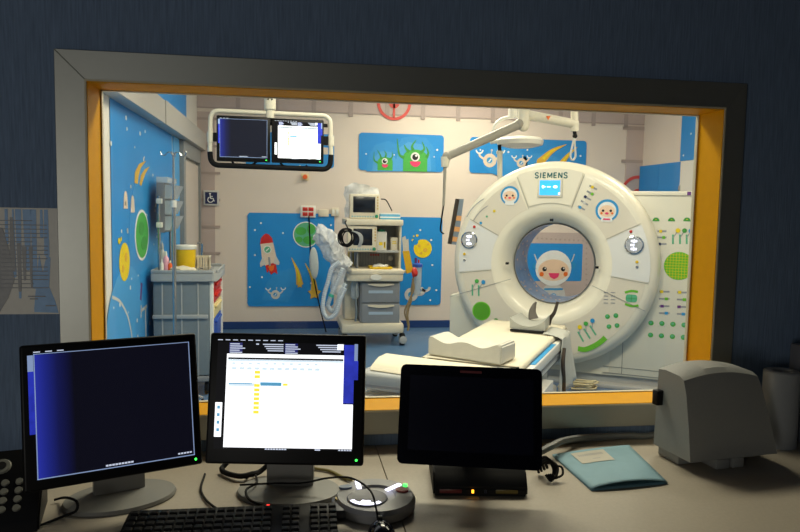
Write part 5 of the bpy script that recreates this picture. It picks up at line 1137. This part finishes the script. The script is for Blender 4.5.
tag(obj('bundled_cable', bm, rubber), 'short black cable tied in a bundle beside the slate display', 'cable')
# folder
F0, F1, F2, F3 = (.755,1.87),(1.023,1.925),(.985,1.637),(.761,1.615)
fo = thing('document_folder', 'pale blue paper folder gaping open at its near edge', 'folder', (.87,1.76,DZ))
bm = BM(); n = 16
def fpt(u, v): a, b = lerp(F3,F2,u), lerp(F0,F1,u); p = lerp(a,b,v); return p[0]-.87, p[1]-1.76
def ftop(u, v): return .005+.011*(1-v)**1.6*(sin(PI*min(1,u*1.02))**.5)+.003*sin(PI*u)
for kind in (0,1):
    prev = None
    for j in range(n+1):
        row = []
        for i in range(n+1):
            u, v = i/n, j/n; x, y = fpt(u, v)
            z = .0015 if kind == 0 else ftop(u, v)
            row.append(bm.verts.new((x,y,z)))
        if prev: [bm.faces.new((prev[i],prev[i+1],row[i+1],row[i])) for i in range(n)]
        prev = row
cv = obj('cover', bm, folder_blue, fo, smooth=60); m_ = cv.modifiers.new('thick','SOLIDIFY'); m_.thickness = .001
bm = BM()
prev = None
for j in range(7):
    row = []
    for i in range(9):
        u, v = .20+.42*i/8, .60+.33*j/6; x, y = fpt(u,v); row.append(bm.verts.new((x,y,ftop(u,v)+.0014)))
    if prev: [bm.faces.new((prev[i],prev[i+1],row[i+1],row[i])) for i in range(8)]
    prev = row
obj('label_sheet', bm, label_cream, fo, smooth=60)
bm = BM()
for (u0,u1,v) in ((.25,.57,.83),(.25,.57,.80),(.38,.48,.69)):
    for k in range(12 if u1-u0 > .2 else 4):
        ua = u0+(u1-u0)*k/(12 if u1-u0 > .2 else 4); ub = ua+.018; vv = v
        P = [(*fpt(ua,vv),ftop(ua,vv)+.0017),(*fpt(ub,vv),ftop(ub,vv)+.0017),(*fpt(ub,vv+.018),ftop(ub,vv+.018)+.0017),(*fpt(ua,vv+.018),ftop(ua,vv+.018)+.0017)]
        bm.faces.new([bm.verts.new(p) for p in P])
obj('label_print', bm, st_grey, fo, smooth=0)
# moulded box
pb = thing('moulded_box', 'grey-beige moulded plastic box with a sloping front', 'box', (1.086,1.70,DZ), rad(8))
W_ = .300
side = [(.0,.03),(.012,.12),(.03,.215),(.042,.248),(.06,.258),(.12,.262),(.150,.258),(.158,.03)]
bm = BM(); prev = None; N_ = 14
for i in range(N_+1):
    u = i/N_; crown = .020*(1-(2*u-1)**2); row = []
    for (y,z) in side:
        taper = 1-.16*(z-.03)/.232
        x = W_*(u*taper)+.0*z; row.append(bm.verts.new((x+.0*(z), y, z+crown*max(0,(z-.03)/.23)**2)))
    if prev:
        for k in range(len(side)): bm.faces.new((prev[k],prev[(k+1)%len(side)],row[(k+1)%len(side)],row[k]))
    else: bm.faces.new(row)
    prev = row
bm.faces.new(prev[::-1]); obj('shell', bm, box_beige, pb, smooth=28)
bm = BM(); bb(bm, (.09,.0,.0005), (.135,.14,.0295), .004); bb(bm, (.145,.0,.0005), (.185,.14,.0295), .004); bb(bm, (.01,.06,.0005), (.28,.15,.0295), .004); obj('foot', bm, box_beige, pb)
bm = BM(); bb(bm, (-.020,.125,.155), (.004,.15,.20), .004); obj('bracket', bm, black_plastic, pb)
# grey tube and upright panel in the corner
t = thing('paper_roll', 'upright grey roll standing in the corner beside the box', 'roll', (1.50,1.89,DZ))
bm = BM(); lathe(bm, [(.052,.0005),(.052,.232),(.047,.236),(.03,.236),(.026,.23),(.026,.0005)], (0,0,0), 'Z', 36, True); obj('roll', bm, mat('roll_grey', (150,154,158), .7), t)
bm = BM(); bb(bm, (1.585,1.80,DZ+.0005), (1.80,1.97,1.045), .004); tag(obj('desk_file_box', bm, mat('file_box_grey', (120,124,136), .6)), 'grey upright box cut by the picture edge behind the roll', 'box')
# printed sheet on the wall
p, q = (-.86,1.144), (-.634,1.436)
t = thing('printed_sheet', 'printed sheet with blue and dark drips taped beside the window frame', 'poster', ((p[0]+q[0])/2,YP0,(p[1]+q[1])/2))
pr = Print(t, (p[0]+q[0])/2, (p[1]+q[1])/2, -.0006, .0005)
pr('sheet', poster_paper, [obox(p,q)], 1)
def drip(x, z0, z1, w0, w1): return [(x-w0/2,z0),(x+w0/2,z0)]+[(x+w1/2*cos(k*PI/8), z1-w1/2*sin(k*PI/8)) for k in range(9)]
pr('drip_print', poster_blue, [drip(x,1.432,z1,w0,w1) for x,z1,w0,w1 in ((-.748,1.25,.004,.010),(-.735,1.19,.016,.006),(-.713,1.27,.022,.010),(-.696,1.22,.014,.012),(-.664,1.31,.010,.014),(-.676,1.36,.006,.010),(-.765,1.34,.008,.008))], 2)
pr('blue_pool', poster_blue, [[(-.700,1.160),(-.690,1.26),(-.684,1.31),(-.676,1.26),(-.664,1.31),(-.655,1.30),(-.660,1.22),(-.645,1.18),(-.637,1.147),(-.700,1.150)]], 2.5)
pr('dark_drip_print', poster_grey, [drip(x,z0,z1,w0,w1) for x,z0,z1,w0,w1 in ((-.752,1.41,1.27,.008,.016),(-.735,1.34,1.21,.010,.008),(-.722,1.33,1.24,.012,.006),(-.705,1.33,1.22,.010,.004))], 3)
pr('dark_drip_print', poster_grey, [[(-.86,1.40),(-.775,1.38),(-.76,1.32),(-.748,1.24),(-.765,1.19),(-.79,1.147),(-.86,1.147)]], 3.6)
pr('print_text', mat('ink_grey', (150,152,158), .5), [obox((-.84,z),(x1,z+.0022)) for z,x1 in [(1.400-.0115*k, -.662 if k%5 else -.70) for k in range(17)]] + [obox((-.715,1.192),(-.67,1.195)),obox((-.71,1.185),(-.69,1.188)),obox((-.67,1.166),(-.645,1.169))], 5)

# ------------------------------------------------------------------ light
def area(name, loc, size, power, col, rot=(0,0,0), sy=None):
    l = bpy.data.lights.new(name, 'AREA'); l.energy = power; l.color = col; l.size = size
    if sy: l.shape = 'RECTANGLE'; l.size_y = sy
    o = bpy.data.objects.new(name, l); COL.objects.link(o); o.location = loc; o.rotation_euler = rot; return o
WARM = (1,.92,.70)
for x,y,p_ in ((.6,3.4,66),(2.3,3.4,36),(.2,6.2,16),(1.9,7.2,48),(3.8,5.4,32),(.9,5.0,16)):
    area('ceiling_lamp', (x,y,CEIL-.03), 1.1, p_, WARM, sy=.5)
area('rear_fill_light', (-2.1,-2.15,1.0), .9, 26, (1,.97,.88), (PI/2,0,rad(-12)), sy=1.2)  # added fill at the closed rear wall, simulates an open doorway; none is built
area('control_fill', (-.9,-.4,2.68), 1.0, 2, (.9,.96,1), (rad(42),0,0))  # added weak ambient fill under the control room ceiling, no fixture behind it
w = bpy.data.worlds.new('world'); SC.world = w; w.use_nodes = True
w.node_tree.nodes['Background'].inputs[0].default_value = (.02,.025,.035,1); w.node_tree.nodes['Background'].inputs[1].default_value = .3
vs = SC.view_settings; SC.display_settings.display_device = 'sRGB'
vs.view_transform = 'Standard'; vs.look = 'None'; vs.exposure = 0; vs.gamma = 1; vs.use_curve_mapping = False
